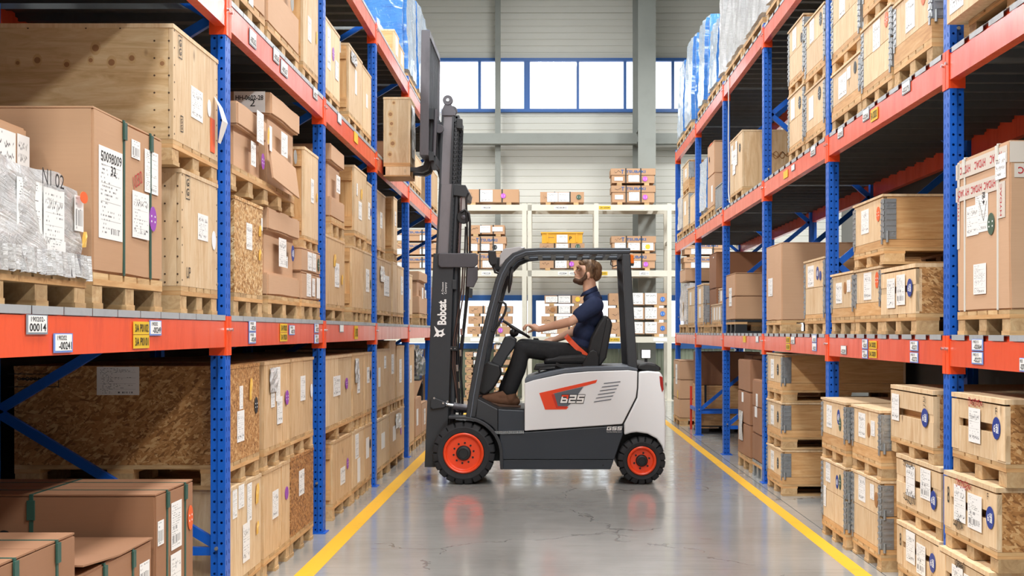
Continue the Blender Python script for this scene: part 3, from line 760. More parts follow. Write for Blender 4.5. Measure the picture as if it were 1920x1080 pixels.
def b_collar(t, side, w, d, h, fc, tiers=1, mF=PLYL, mC=PINEY, skirt=.07, lid=.014):
    p = .02; cs = -1 if side == 'L' else 1
    if skirt: pbox('base_rim', -d, 0, -w/2, w/2, 0, skirt, PINEY, t)
    th = (h-skirt-lid)/tiers
    for i in range(tiers):
        z0 = skirt+i*th+.002; z1 = skirt+(i+1)*th-.002; mm = mF if i == tiers-1 or tiers == 1 else mF
        pbox('collar_board', -p, 0, -w/2+.012, w/2-.012, z0, z1, mm, t); pbox('collar_board', -d, -d+p, -w/2, w/2, z0, z1, mF, t)
        pbox('collar_board', -d+p, -p, w/2-p, w/2, z0, z1, mC, t); pbox('collar_board', -d+p, -p, -w/2, -w/2+p, z0, z1, mC, t)
        hm = hinge_mesh(th*.94); o = put('corner_hinge', hm, t, (0, w/2, z0)); o = put('corner_hinge', hm, t, (0, -w/2, z0)); o.scale = (1, -1, 1)
    pbox('lid', -d-.006, .008, -w/2-.006, w/2+.006, h-lid, h, mF, t)
def b_skid(t, side, w, d, h, fc, batten=True):
    p = .02; cs = -1 if side == 'L' else 1; e = .09 if batten else .01
    pbox('front_board', -p, 0, -w/2, w/2, 0, h*.44, PLYL, t); pbox('front_board', -p, 0, -w/2, w/2, h*.58, h-.03, PLYL, t)
    pbox('inner_board', -.05, -.035, -w/2+.02, w/2-.02, h*.40, h*.62, PINEY, t)
    for s in (-1, 1):
        if batten: pbox('batten', -p, .0035, min(s*w/2, s*(w/2-.10)), max(s*w/2, s*(w/2-.10)), .01, h-.03, PLYL, t)
        else: pbox('batten', -.034, -.002, min(s*w/2, s*(w/2-.14)), max(s*w/2, s*(w/2-.14)), .01, h-.03, PLYL, t)
        pbox('side_panel', -d, -p if not batten else -p, min(s*w/2, s*(w/2-.012)), max(s*w/2, s*(w/2-.012)), .0, h-.02, OSB, t)
    pbox('back_panel', -d, -d+.012, -w/2+.012, w/2-.012, 0, h-.03, PLYL, t)
    pbox('lid', -d, .006 if batten else .002, -w/2, w/2, h-.022, h, PLYL, t); pbox('bottom_panel', -d, -p, -w/2+.012, w/2-.012, .0, .015, PLYL, t)
def soft_box(w, d, h, r=.012, amp=.006, seed=0, nx=6, name='body', mat=None, seam=True):
    "a slightly sagging cardboard box with rounded edges, front at x=0"
    m = MB(); bm = bmesh.new(); bmesh.ops.create_cube(bm, size=1)
    bmesh.ops.scale(bm, vec=(d, w, h), verts=bm.verts); bmesh.ops.bevel(bm, geom=bm.edges[:], offset=r, segments=2, affect='EDGES')
    bmesh.ops.subdivide_edges(bm, edges=[e for e in bm.edges if e.calc_length() > .12], cuts=nx, use_grid_fill=True)
    for v in bm.verts:
        q = noise.noise_vector(v.co*3.1+Vector((seed*7.3, seed*3.1, seed)))
        v.co += Vector((q.x, q.y, q.z))*amp; v.co += Vector((-d/2, 0, h/2))
        v.co.z = max(v.co.z, 0); v.co.x = min(v.co.x, 0)
    me = bpy.data.meshes.new(name); bm.to_mesh(me); bm.free(); me.materials.append(mat)
    me.polygons.foreach_set('use_smooth', [True]*len(me.polygons)); me.set_sharp_from_angle(angle=math.radians(50))
    return me
SEED = [0]
def strap(t, fc, face, u, mat=STRAPG, wd=.016, over=True, buckle=True):
    "a flat strap running round the load through the point u of a face"
    w, d, h = fc.w, fc.d, fc.h; e = .004
    if face == 'F':
        y = (u-.5)*w; m = MB().box(0, e, y-wd/2, y+wd/2, 0, h+e).box(-d, 0, y-wd/2, y+wd/2, h, h+e)
        if buckle: m.box(e, e+.006, y-wd, y+wd, h-.07, h-.005)
    else:
        x = -d+u*d if fc.side == 'L' else -u*d
        ys = -1 if fc.side == 'L' else 1; q = ys*w/2
        m = MB().box(x-wd/2, x+wd/2, min(q, q+ys*e), max(q, q+ys*e), 0, h+e).box(x-wd/2, x+wd/2, -w/2, w/2, h, h+e)
        if buckle: m.box(x-wd, x+wd, min(q+ys*e, q+ys*(e+.006)), max(q+ys*e, q+ys*(e+.006)), h-.10, h-.02)
    m.build('strap', mat, t)
def b_carton(t, side, w, d, h, fc, mat=CARD, straps=(), smat=STRAPG, sw=.016, flaps=True, tiers=1, tape=False):
    SEED[0] += 1
    for i in range(tiers):
        put('carton_body', soft_box(w-(.01 if i else 0), d, h/tiers-(.004 if tiers > 1 else 0), .008, .006, SEED[0]+i, mat=mat), t, (0, 0, i*h/tiers))
    if flaps: pbox('top_flap', -d+.004, -.002, -w/2+.003, -.002, h-.003, h+.003, mat, t); pbox('top_flap', -d+.004, -.002, .002, w/2-.003, h-.003, h+.003, mat, t)
    if tape: pbox('tape_strip', -d, .0015, -.03, .03, h+.002, h+.004, TAPE, t)
    for face, u in straps: strap(t, fc, face, u, smat, sw)
def b_lid(t, side, w, d, h, fc, mat=CARDP, lid=.13, tray=0, inset=.035, flap=False):
    SEED[0] += 1; i = inset
    b0 = tray*.85 if tray else 0
    put('carton_body', soft_box(w-2*i, d-2*i, h-lid*.5-b0, .008, .004, SEED[0], mat=mat), t, (-i, 0, b0))
    put('carton_lid', soft_box(w, d, lid, .01, .008, SEED[0]+3, mat=mat), t, (0, 0, h-lid))
    if tray: put('carton_tray', soft_box(w, d, tray, .01, .006, SEED[0]+5, mat=mat), t, (0, 0, 0))
def b_wrap(t, side, w, d, h, fc, mat=FILM, inner=None, amp=.024, taper=.03, seed=1, mC=None, drip=.02):
    bm = bmesh.new(); bmesh.ops.create_cube(bm, size=1); bmesh.ops.scale(bm, vec=(d, w, h), verts=bm.verts)
    bmesh.ops.bevel(bm, geom=bm.edges[:], offset=.05, segments=2, affect='EDGES')
    bmesh.ops.subdivide_edges(bm, edges=[e for e in bm.edges if e.calc_length() > .15], cuts=22, use_grid_fill=True)
    for v in bm.verts:
        p = v.co.copy(); zz = p.z/h
        q = noise.noise_vector(Vector((p.x*5, p.y*5, p.z*2.2))+Vector((seed*5.7, seed, 0)))
        rid = noise.noise(Vector((p.x*7+p.z*9, p.y*7-p.z*9, p.z*6+p.y*4+seed)))
        v.co.x *= 1-taper*(zz+.5); v.co.y *= 1-taper*(zz+.5)
        v.co += Vector((q.x, q.y, q.z*.6))*amp*.8; n = Vector((p.x/d, p.y/w, 0)); v.co += n*rid*amp*.8
        v.co.x = min(v.co.x, d/2+.01); v.co += Vector((-d/2, 0, h/2))
    me = bpy.data.meshes.new('film_wrap'); me.materials.append(mat)
    if mC: me.materials.append(mC)
    bm.to_mesh(me); bm.free(); me.polygons.foreach_set('use_smooth', [True]*len(me.polygons)); me.set_sharp_from_angle(angle=math.radians(38))
    if mC:
        cs = -1 if side == 'L' else 1
        for f in me.polygons:
            if f.normal.y*cs > .6: f.material_index = 1
    put('film_wrap', me, t)
    # loose skirt of film hanging below the foot of the load
    if drip < .03: return
    m = MB(); n = 70; vs = []
    for i in range(n+1):
        y = -w/2+w*i/n; q = noise.noise(Vector((y*6.5, seed*3.3, 0)))
        drop = .008+drip*4*max(0, q-.12)+.004*math.sin(i*1.3)
        vs += [(.014+.010*math.sin(i*1.9+seed), y*1.0, .07), (.018+.012*math.sin(i*2.3), y+.01*math.sin(i*.9), -drop)]
    m.add(vs, [(2*i, 2*i+2, 2*i+3, 2*i+1) for i in range(n)]); m.build('film_skirt', mat, t, smooth=60)
def knots(t, fc, face, pts, r=.014):
    "round branch knots in a sheet: a dark heart in a paler ring"
    for i, (u, v) in enumerate(pts):
        M4 = fc.at(face, u, v, .0004+.00015*(i % 2)); k = .7+.6*((i*37) % 10)/10
        for q, mt, lift, e in ((1.9, KNOTR, 0, 1.6), (1, KNOT, .0004, 1)):
            n = 18; vs = [(r*k*q*math.cos(2*PI*j/n)*e**-.5, r*k*q*math.sin(2*PI*j/n)*e**.2, lift) for j in range(n)]
            put('wood_knot', MB().add(vs, [tuple(range(n))]).mesh('wood_knot', mt), t, mat4=M4)
def scrawl(t, fc, face, u, v, w, h, n=6, mat=INK, seed=0, wd=.004):
    "a run of looping felt-pen letters nobody can read"
    rr = random.Random(seed+int(u*100)+int(v*1000)); pts = []
    for i in range(n):
        x = u-w/2+w*(i+.5)/n; ph = rr.random()*6; k = rr.choice((.5, 1, 1)); hh = h*(.6+.4*rr.random())
        for j in range(7):
            a = ph+j*PI/3*(1 if i % 2 else -1); pts.append((x+w/n*.42*math.cos(a), v+hh/2*math.sin(a)*k))
    stroke(t, fc, face, pts, wd, mat)
BUILD = {'ply': b_ply, 'osb': b_osb, 'pine': b_pine, 'collar': b_collar, 'skid': b_skid, 'carton': b_carton, 'lid': b_lid, 'wrap': b_wrap}
def mark(t, fc, face, u, v, body, w, h, mat=INK, rot=0, bold=0., shear=0): return letter(body, mat, t, fc.at(face, u, v, .003), w, h, bold, rot, shear=shear)
def stroke(t, fc, face, pts, wd=.006, mat=INK):
    "a felt-pen line through face points"
    m = MB()
    P = [fc.at(face, u, v, .003) for u, v in pts]
    for a, b in zip(P[:-1], P[1:]):
        pa, pb = a.translation, b.translation; n = a.col[2].xyz; dd = (pb-pa).normalized(); s = n.cross(dd)*wd/2
        m.add([pa-s, pb-s, pb+s, pa+s], [(0, 1, 2, 3)])
    return m.build('pen_mark', mat, t)
def gg(t, fc, u, v, s=.05):
    for dv in (-.38, .38): mark(t, fc, 'F', u, v+dv*s/fc.h, 'G', s*.62, s*.6, INK, 0, .02)
    stroke(t, fc, 'F', [(u-s*.55/fc.w, v-s*.95/fc.h), (u+s*.55/fc.w, v-s*.95/fc.h), (u+s*.55/fc.w, v+s*.95/fc.h), (u-s*.55/fc.w, v+s*.95/fc.h), (u-s*.55/fc.w, v-s*.95/fc.h)], .004)
# ------------------------------------------------------------------ goods on the rack the forks reach into
L = 'L'
# first bay, lower shelf
D1 = LEV['L'][0]
t, f = load(L, 'wrap', 'film-wrapped grey load', 3.66, 4.42, 1.59, 1.93, zp=D1, d=.9, seed=3, taper=.02, amp=.025, drip=.045,
            dec=[('P', .62, .5, .17, .2), ('Q', .66, .18, .13, .09), ('B', .36, .58, .19, .16), ('S', .9, .62, .08, .12)])
mark(t, f, 'F', .51, .885, 'N1', .07, .05).location.x += .008; mark(t, f, 'F', .65, .875, '02', .075, .045).location.x += .008
decal('Z', .06, .07, t, f.at('F', .90, .36, .02)); o = decal('O', .07, .04, t, f.at('F', .90, .78, .02))
load(L, 'carton', 'small carton with white notes on film-wrapped load', 3.70, 4.41, 1.935, 2.10, xf=-1.80, d=.5, mat=CARD, dec=[('H', .72, .35, .2, .15), ('H', .95, .4, .10, .14)], flaps=False)
t, f = load(L, 'carton', 'big brown carton with green straps and invoice', 4.49, 5.29, 1.61, 2.19, zp=D1, d=1.0, straps=[('F', .40), ('F', .80), ('C', .62)], mat=CARD, pal={'nb': 5})
decals(t, f, [('F', .22, .50, .25, .33), ('S', .57, .85, .10, .075), ('F', .81, .74, .17, .17), ('P', .64, .42, .2, .185), ('N', .83, .42, .09, .105)])
mark(t, f, 'F', .225, .725, '50098009', .22, .036, INK, 0, .01); mark(t, f, 'F', .25, .65, '32', .055, .034, INK, 0, .02)
mark(t, f, 'F', .60, .655, '1030', .11, .05, INKR, .35)
t, f = load(L, 'ply', 'pale plywood crate below the big crate', 5.56, 6.17, 1.60, 2.11, zp=D1, xf=-1.60, d=1.0, mF=PLYL, nail=True, dec=[('P', .57, .55, .17, .125), ('W', .88, .46, .07, .09)], pal={'mat': PALW})
gg(t, f, .16, .86, .055); mark(t, f, 'F', .18, .12, 'UP', .06, .05, INK)
t, f = load(L, 'ply', 'huge plywood crate with boxed G marks', 5.44, 6.175, 2.22, 2.71, zp=2.112, xf=-1.60, d=1.12, mF=PLYL, mC=PLYH, nail=True, dec=[('P', .50, .43, .19, .14), ('W', .78, .47, .06, .08)])
gg(t, f, .14, .84, .05); gg(t, f, .17, .17, .035)
knots(t, f, 'C', [(1-(325-px)*5.44/2400/1.12, ((1.4-(py-622)*5.44/2400)-2.22)/.49) for px, py in ((34, 118), (71, 113), (126, 121), (171, 113), (210, 117), (248, 109), (305, 119), (180, 90))], .012)
stroke(t, f, 'C', [(.035+.055*math.cos(i*PI/12), .70+.15*math.sin(i*PI/12)) for i in range(25)], .005)
m = MB(); vs = []                                                                # red and white tag hanging at the corner of the crate
for z, x, y, wd in ((2.52, 0, 6.11, .012), (2.47, .03, 6.11, .055), (2.40, .05, 6.12, .075), (2.35, .035, 6.12, .06), (2.30, .02, 6.12, .03)):
    vs += [(x+1.6-1.595, y-5.8075-wd*.9, z-2.22), (x+.005, y-5.8075+wd*.4, z-2.22)]
m.add(vs, [(2*i, 2*i+1, 2*i+3, 2*i+2) for i in range(4)]); o = m.build('paper_tag', PAPER, t)
o.modifiers.new('sheet', 'SOLIDIFY').thickness = .002
o = MB().box(.001, .004, .23, .30, .03, .19).build('paper_tag', DOTS['O'], t)
# first bay, floor
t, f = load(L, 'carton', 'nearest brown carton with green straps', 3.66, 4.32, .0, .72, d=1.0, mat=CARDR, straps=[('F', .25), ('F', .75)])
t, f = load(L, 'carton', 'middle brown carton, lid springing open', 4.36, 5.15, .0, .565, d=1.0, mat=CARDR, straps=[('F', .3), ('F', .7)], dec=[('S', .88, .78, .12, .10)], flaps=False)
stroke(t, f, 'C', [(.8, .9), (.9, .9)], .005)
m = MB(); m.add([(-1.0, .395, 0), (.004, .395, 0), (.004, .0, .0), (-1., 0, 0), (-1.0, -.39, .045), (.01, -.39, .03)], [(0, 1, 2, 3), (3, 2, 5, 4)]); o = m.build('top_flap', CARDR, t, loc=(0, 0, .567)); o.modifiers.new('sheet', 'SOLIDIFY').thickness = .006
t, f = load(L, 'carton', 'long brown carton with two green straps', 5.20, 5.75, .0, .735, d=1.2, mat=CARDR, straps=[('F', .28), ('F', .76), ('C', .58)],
            dec=[('S', .12, .78, .08, .10), ('B', .52, .78, .15, .2), ('P', .5, .47, .15, .22), ('O', .9, .78, .08, .11)])
mark(t, f, 'C', .42, .74, '1413', .22, .1, INK, 0); mark(t, f, 'F', .3, .2, '0', .05, .15)
# second bay, floor
def row(items, z0, z1, zp):
    for it in items:
        kind, desc, y0, y1, kw = it; load(L, kind, desc, y0, y1, kw.pop('z0', z0), kw.pop('z1', z1), zp=kw.pop('zp', zp), **kw)
row([('osb', 'strand-board crate, upper row, black round sticker', 6.34, 7.06, dict(xf=-1.6, d=1.05, mF=OSB, dec=[('F', .42, .65, .07, .12), ('P', .40, .35, .15, .16), ('Z', .7, .72, .08, .15), ('K', .88, .53, .08, .09)])),
     ('ply', 'plywood crate, upper row, crumpled film pouch', 7.18, 7.90, dict(nF=2, dec=[('X', .3, .78, .2, .14), ('F', .5, .72, .12, .2), ('F', .3, .6, .1, .14), ('P', .56, .40, .15, .16), ('N', .85, .53, .1, .09)])),
     ('ply', 'plywood crate, upper row, beside second post', 7.93, 8.68, dict(nF=2, dec=[('P', .5, .6, .16, .16), ('W', .9, .54, .08, .09)]))], .74, 1.23, .617)
row([('ply', 'pale plywood crate, lower row, yellow torn pouches', 6.36, 7.10, dict(mF=PLYL, dec=[('F', .2, .82, .09, .15), ('F', .38, .86, .12, .12), ('F', .62, .75, .1, .2), ('P', .52, .34, .15, .2), ('Z', .85, .8, .1, .14), ('Z', .85, .42, .07, .09)])),
     ('ply', 'plywood crate, lower row, purple round sticker', 7.17, 7.89, dict(nF=3, dec=[('P', .42, .55, .16, .16), ('N', .86, .6, .1, .08)])),
     ('osb', 'dark strand-board crate, lower row', 7.92, 8.68, dict(mF=OSBD, dec=[('P', .45, .62, .17, .16)]))], .125, .615, 0)
oc = ALL['strand-board crate, upper row, black round sticker, floor level, second bay, fork-side rack']; fo = Face(L, .72, 1.05, .49)
decal('F', .215, .145, oc, fo.at('C', .49, .85, .002)); stroke(oc, fo, 'C', [(-.03, .79), (.21, .79), (.21, .92), (-.03, .92)], .004); scrawl(oc, fo, 'C', .1, .87, .17, .05, 9, INK, 4)
# second bay, lower shelf
load(L, 'osb', 'tall strand-board crate beside first post', 6.50, 7.14, 1.60, 2.095, zp=D1, mF=OSBP, dec=[('P', .5, .62, .13, .135), ('Z', .88, .72, .08, .08), ('Z', .86, .45, .07, .08), ('A', .95, .8, .03, .07)], pal={'mat': BLKW})
load(L, 'lid', 'stacked carton with blue round sticker', 7.29, 8.20, 1.61, 2.115, zp=D1, lid=.13, tray=.13, dec=[('P', .42, .52, .21, .17), ('U', .75, .55, .09, .1), ('S', .54, .42, .06, .07)])
pallet('long pallet with chipboard blocks under the '+'lidded cartons, second bay, fork-side rack', (-1.60, 7.24, 2.118), 0, 1.58, .95, .127, nb=9, nblk=5)
t, f = load(L, 'lid', 'low lidded carton on chipboard-block pallet', 6.58, 7.25, 2.247, 2.59, lid=.125, dec=[('P', .5, .33, .11, .13), ('N', .84, .3, .08, .09)])
o = decal('F', .16, .17, t, f.at('F', .62, .78, .02)); o = decal('Z', .06, .12, t, f.at('F', .84, .72, .03)); decal('A', .06, .14, t, f.at('F', .94, .70, .03))
t, f = load(L, 'lid', 'tall lidded carton marked HH-0602-28', 7.38, 8.20, 2.247, 2.785, d=.9, lid=.13, dec=[('P', .42, .52, .18, .14), ('D', .82, .47, .1, .09)])
decal('A', .18, .115, t, f.at('C', .86, .885, .012)); mark(t, f, 'C', .86, .93, 'HH-0602-28', .16, .028, INK, 0, .02).location.y -= .012; mark(t, f, 'C', .88, .875, '2', .03, .04).location.y -= .012
m = MB(); m.box(-.010, 0, -.36, .36, 0, .19); o = m.build('loose_flap', CARDP, t, loc=(.05, -.22, .0)); o.rotation_euler = (-.06, -.14, 0)
load(L, 'pine', 'tall pine crate beside second post', 8.36, 8.86, 2.03, 2.61, zp=1.945, d=.9, nC=4, dec=[('P', .55, .55, .1, .16), ('Z', .85, .5, .04, .08)])
load(L, 'carton', 'small bulging carton, green round sticker', 8.18, 8.86, 1.79, 1.94, d=.85, xf=-1.585, mat=CARDP, dec=[('P', .42, .5, .15, .12), ('P', .65, .5, .13, .12), ('G', .88, .45, .07, .09)])
load(L, 'carton', 'small bulging carton under another', 8.20, 8.86, 1.61, 1.785, zp=D1, d=.85, xf=-1.585, mat=CARDP, dec=[('F', .35, .55, .15, .15), ('P', .6, .5, .1, .12), ('A', .86, .5, .12, .14)])
# second bay, middle shelf
D2 = LEV['L'][1]
load(L, 'carton', 'carton with torn paper beside first post', 6.52, 7.20, 3.16, 3.72, zp=D2, mat=CARDP, dec=[('A', .5, .05, .1, .08)])
load(L, 'lid', 'tall carton with grey round sticker', 7.27, 8.18, 3.16, 3.80, zp=D2, tray=.24, dec=[('Q', .45, .5, .2, .12), ('D', .75, .45, .1, .11)])
load(L, 'pine', 'tall pine crate beside second post', 8.32, 8.86, 3.16, 3.80, zp=D2, d=.9, dec=[('P', .4, .4, .12, .16), ('Z', .85, .4, .05, .12)])
# third bay, middle shelf
load(L, 'ply', 'plywood crate with purple sticker, beside second post', 9.02, 9.77, 3.15, 3.655, zp=D2, mF=PLYL, dec=[('P', .35, .6, .14, .3), ('N', .6, .6, .09, .1), ('P', .8, .42, .14, .14)])
t, f = load(L, 'pine', 'pine-sided crate marked 04', 10.21, 10.95, 3.16, 3.705, zp=D2, dec=[('A', .5, .55, .1, .2), ('X', .3, .85, .3, .1)])
decal('A', .16, .09, t, f.at('C', .86, .93, .02)); mark(t, f, 'C', .9, .945, '04', .05, .03, INK, 0, .02).location.y -= .02
load(L, 'ply', 'narrow plywood crate beside third post', 10.98, 11.50, 3.15, 3.69, zp=D2, mF=PLYL, dec=[('A', .45, .5, .1, .12)])
# third bay, lower shelf
load(L, 'ply', 'plywood crate under the lidded carton', 9.05, 10.0, 1.60, 2.10, zp=D1, mF=PLY, dec=[('P', .62, .45, .2, .18), ('Z', .5, .66, .14, .12), ('Z', .85, .4, .1, .1)])
load(L, 'lid', 'lidded carton with white sheet', 9.39, 10.0, 2.245, 2.785, zp=2.102, lid=.13, tray=.15, dec=[('P', .5, .5, .17, .13)])
load(L, 'pine', 'pine-sided crate, upper row, yellow pouch', 10.50, 11.20, 2.235, 2.77, zp=2.103, dec=[('Z', .55, .62, .14, .12), ('P', .45, .35, .18, .15), ('F', .2, .65, .06, .1)])
load(L, 'ply', 'slim plywood crate, upper row, blue sticker', 11.24, 11.53, 2.22, 2.72, zp=2.103, mF=PLYL, dec=[('P', .4, .5, .12, .15), ('U', .75, .5, .07, .07)])
load(L, 'pine', 'pine-sided crate, lower row', 10.38, 10.97, 1.60, 2.10, zp=D1, mF=PLY)
load(L, 'ply', 'plywood crate, lower row, beside third post', 11.0, 11.52, 1.60, 2.10, zp=D1, mF=PLYL, dec=[('P', .5, .5, .2, .2), ('G', .85, .45, .06, .08)])
# third bay, floor
row([('ply', 'wide plywood crate, upper row, purple sticker', 9.04, 10.36, dict(mF=PLYL, nF=2, dec=[('P', .45, .55, .32, .15), ('N', .8, .55, .13, .09)])),
     ('ply', 'plywood crate, upper row, silver film pouch', 10.42, 11.03, dict(dec=[('X', .3, .72, .2, .2), ('P', .5, .5, .15, .16)])),
     ('ply', 'plywood crate, upper row, beside third post', 11.06, 11.53, dict(dec=[('P', .5, .6, .15, .14), ('K', .8, .6, .08, .08)]))], .715, 1.22, .59)
row([('pine', 'pine-sided crate, lower row, purple sticker', 9.46, 10.36, dict(mF=PLY, nC=4, dec=[('P', .5, .35, .22, .13), ('N', .76, .5, .1, .09)])),
     ('ply', 'plywood crate, lower row, black and white labels', 10.42, 11.05, dict(mF=PLYL, dec=[('F', .35, .7, .18, .2), ('A', .5, .25, .15, .2)])),
     ('ply', 'plywood crate, lower row, two stickers', 11.08, 11.53, dict(dec=[('A', .4, .55, .18, .18), ('K', .75, .6, .08, .08)]))], .125, .588, 0)
# fourth bay
row([('ply', 'plywood crate, upper row, beside third post', 11.72, 12.78, dict(mF=PLY, dec=[('P', .7, .75, .15, .12), ('A', .3, .5, .14, .18)])),
     ('pine', 'taller pine-sided crate, upper row', 12.80, 13.32, dict(z1=1.31, mF=PLY, dec=[('P', .5, .6, .2, .2)])),
     ('ply', 'plywood crate, upper row, beside fourth post', 13.40, 14.1, dict(z1=1.25, dec=[('F', .5, .5, .2, .25)]))], .71, 1.235, .585)
row([('ply', 'plywood crate, lower row, beside third post', 11.74, 12.78, dict(mF=PLYL, dec=[('A', .55, .5, .25, .15)])),
     ('ply', 'plywood crate, lower row, many papers', 12.82, 14.1, dict(mF=PLY, dec=[('A', .3, .5, .25, .15), ('X', .5, .75, .4, .15), ('P', .7, .7, .2, .15), ('N', .75, .45, .1, .08)]))], .125, .583, 0)
load(L, 'ply', 'plywood crate, upper row, behind third post', 11.72, 12.48, 2.20, 2.72, zp=2.102, mF=PLY, dec=[('P', .6, .5, .15, .15)])
load(L, 'ply', 'plywood crate, lower row, behind third post', 11.72, 12.95, 1.60, 2.10, zp=D1, mF=PLY, dec=[('P', .7, .5, .4, .2), ('X', .4, .7, .3, .15)])
load(L, 'pine', 'narrow pine-sided crate, upper row', 13.14, 13.46, 2.25, 2.79, zp=2.122, mF=PLYL, dec=[('P', .5, .6, .12, .15)])
load(L, 'pine', 'pine-sided crate, lower row', 13.08, 13.46, 1.60, 2.12, zp=D1, mF=PLYL)
load(L, 'ply', 'plywood crate, lower row, beside fourth post', 13.49, 14.05, 1.60, 2.10, zp=D1, mF=PLYL, dec=[('P', .7, .6, .2, .2)])
load(L, 'carton', 'low carton under the raised crate', 12.9, 13.9, 3.15, 3.32, zp=D2, mat=CARDR)
load(L, 'ply', 'low plywood crate near third post', 11.75, 12.7, 3.10, 3.20, zp=D2, xf=-1.75, mF=PINEY)
# fifth bay
load(L, 'pine', 'tall pine-sided crate, near end', 14.68, 15.28, 3.16, 3.57, zp=D2, mF=PLYL, dec=[('A', .5, .5, .1, .1)])
load(L, 'ply', 'plywood crate, far end', 15.32, 16.0, 3.16, 3.52, zp=D2, mF=PLYL, dec=[('A', .5, .5, .12, .1)])
load(L, 'ply', 'thin plywood crate beside fourth post', 14.4, 14.95, 1.60, 2.06, zp=D1, mF=PLYL, dec=[('A', .5, .5, .12, .12)])
load(L, 'lid', 'lidded carton stack near mast', 15.75, 16.75, 1.62, 2.15, zp=D1, lid=.12, tray=.22, dec=[('A', .4, .5, .18, .14), ('Q', .75, .5, .2, .1)])
load(L, 'ply', 'narrow plywood crate near fourth post', 14.4, 15.15, .125, 1.25, zp=0, mF=PLY, dec=[('P', .5, .7, .2, .2)])
load(L, 'carton', 'torn open brown carton', 15.3, 16.0, .13, .60, zp=0, mat=CARD, dec=[('A', .3, .5, .2, .2)], flaps=False)
m = MB(); m.add([(-.5, -.35, .47), (.0, -.35, .47), (.07, -.3, .68), (-.45, -.32, .70)], [(0, 1, 2, 3)]); o = m.build('open_flap', CARDP, ALL['torn open brown carton, floor level, fifth bay, fork-side rack']); o.modifiers.new('s', 'SOLIDIFY').thickness = .006
load(L, 'carton', 'pale carton beside torn one', 16.05, 16.8, .13, .50, zp=0, mat=CARDP, dec=[('P', .5, .5, .2, .2)])
pallet('raised dark pallet carrying black wrapped goods, fifth bay, fork-side rack', (-1.65, 16.05, .72), 0, 1.3, .9, .07, mat=BLKP, blk=BLKP)
load(L, 'wrap', 'black film-wrapped goods', 15.5, 16.7, .80, 1.22, xf=-1.62, d=.8, mat=FILMD, seed=8, amp=.05)
for i, y in enumerate((15.42, 16.7)): pbox('support_leg', -.9, -.82, (y-16.05)-.02, (y-16.05)+.02, -.72, 0, BLKP, ALL['raised dark pallet carrying black wrapped goods, fifth bay, fork-side rack']); pbox('support_leg', -.08, 0, (y-16.05)-.02, (y-16.05)+.02, -.72, 0, BLKP, ALL['raised dark pallet carrying black wrapped goods, fifth bay, fork-side rack'])
# sixth bay, mostly behind the mast
load(L, 'ply', 'plywood crate behind mast', 17.3, 18.3, 3.16, 3.62, zp=D2, mF=PLY)
load(L, 'ply', 'plywood crate behind mast', 17.3, 18.5, .125, 1.15, zp=0, mF=PLY)
load(L, 'carton', 'low carton behind mast', 17.3, 18.3, 1.61, 2.0, zp=D1)
# top shelf: blue film wraps and low boxes
D3 = LEV['L'][2]
load(L, 'ply', 'low pale wooden box with white sheet', 13.2, 13.62, 4.26, 4.52, zp=D3, d=.75, mF=PLYL, mC=PINEY, dec=[('A', .5, .5, .2, .2)])
load(L, 'ply', 'low pale wooden box, farther', 13.66, 14.1, 4.26, 4.47, zp=D3, d=.75, mF=PLYL, dec=[('A', .5, .5, .15, .15)])
load(L, 'wrap', 'blue film-wrapped load, white label', 14.42, 15.5, 4.32, 5.45, zp=D3, d=1.0, mat=FILMBW, mC=FILMB, seed=11, taper=.03, dec=[('P', .25, .3, .2, .25, 'C')])
load(L, 'wrap', 'blue film-wrapped load, middle', 15.6, 16.75, 4.32, 5.5, zp=D3, d=1.0, mat=FILMBW, mC=FILMB, seed=12, taper=.03)
load(L, 'wrap', 'blue film-wrapped load, near end', 17.1, 18.1, 4.32, 5.5, zp=D3, d=1.0, mat=FILMBW, mC=FILMB, seed=13, taper=.03)
load(L, 'wrap', 'white film-wrapped load, far end', 18.2, 19.45, 4.32, 5.4, zp=D3, d=1.0, mat=FILMW, seed=14, taper=.04)
# ------------------------------------------------------------------ goods on the rack behind the truck's tail
Q = 'R'
E1, E2, E3 = LEV['R']
# first bay
t, f = load(Q, 'carton', 'tall carton with red-lettered tape, green sticker', 5.535, 6.24, 1.497, 2.23, zp=E1, d=1.0, mat=CARDP, straps=[('F', .16), ('F', .80)], smat=STRAPW, sw=.014, flaps=False,
            dec=[('F', .50, .63, .17, .20), ('P', .32, .58, .17, .14), ('G', .68, .53, .085, .095), ('F', .47, .20, .17, .14), ('H', .86, .86, .13, .11)], pal={'nb': 5, 'mat': PALW})
for u, v, w, h, fc_ in ((.47, .925, .70, .075, 'F'), (.40, .775, .60, .07, 'F'), (.03, .70, .035, .42, 'F'), (.86, .66, .10, .16, 'F'), (.2, .93, .4, .09, 'C'), (.1, .82, .16, .06, 'C')):
    o = put('packing_tape', MB().box(-w/2, w/2, -h/2, h/2, 0, .001).mesh('packing_tape', TAPE), t, mat4=f.at(fc_, u, v, .0016))
    if w > .3 or fc_ == 'C':
        for q in ((-.30, .0, .30) if w > .5 else (0,)): letter('HYDAC', INKR, o, Matrix.Translation((q*w, 0, .0015)), min(.15, w*.8), h*.5, .02, PI)
    elif h > .1: letter('HYDAC', INKR, o, Matrix.Translation((0, 0, .0015)), .14, .022, .01, PI/2)
mark(t, f, 'F', .54, .70, '4월', .06, .04, INK, PI/2, .01); stroke(t, f, 'F', [(.45, .70), (.54, .56), (.60, .68)], .004)
mark(t, f, 'F', .87, .835, '90', .07, .04, INK); mark(t, f, 'F', .87, .925, '1581-19', .10, .022, INK, 0, .01)
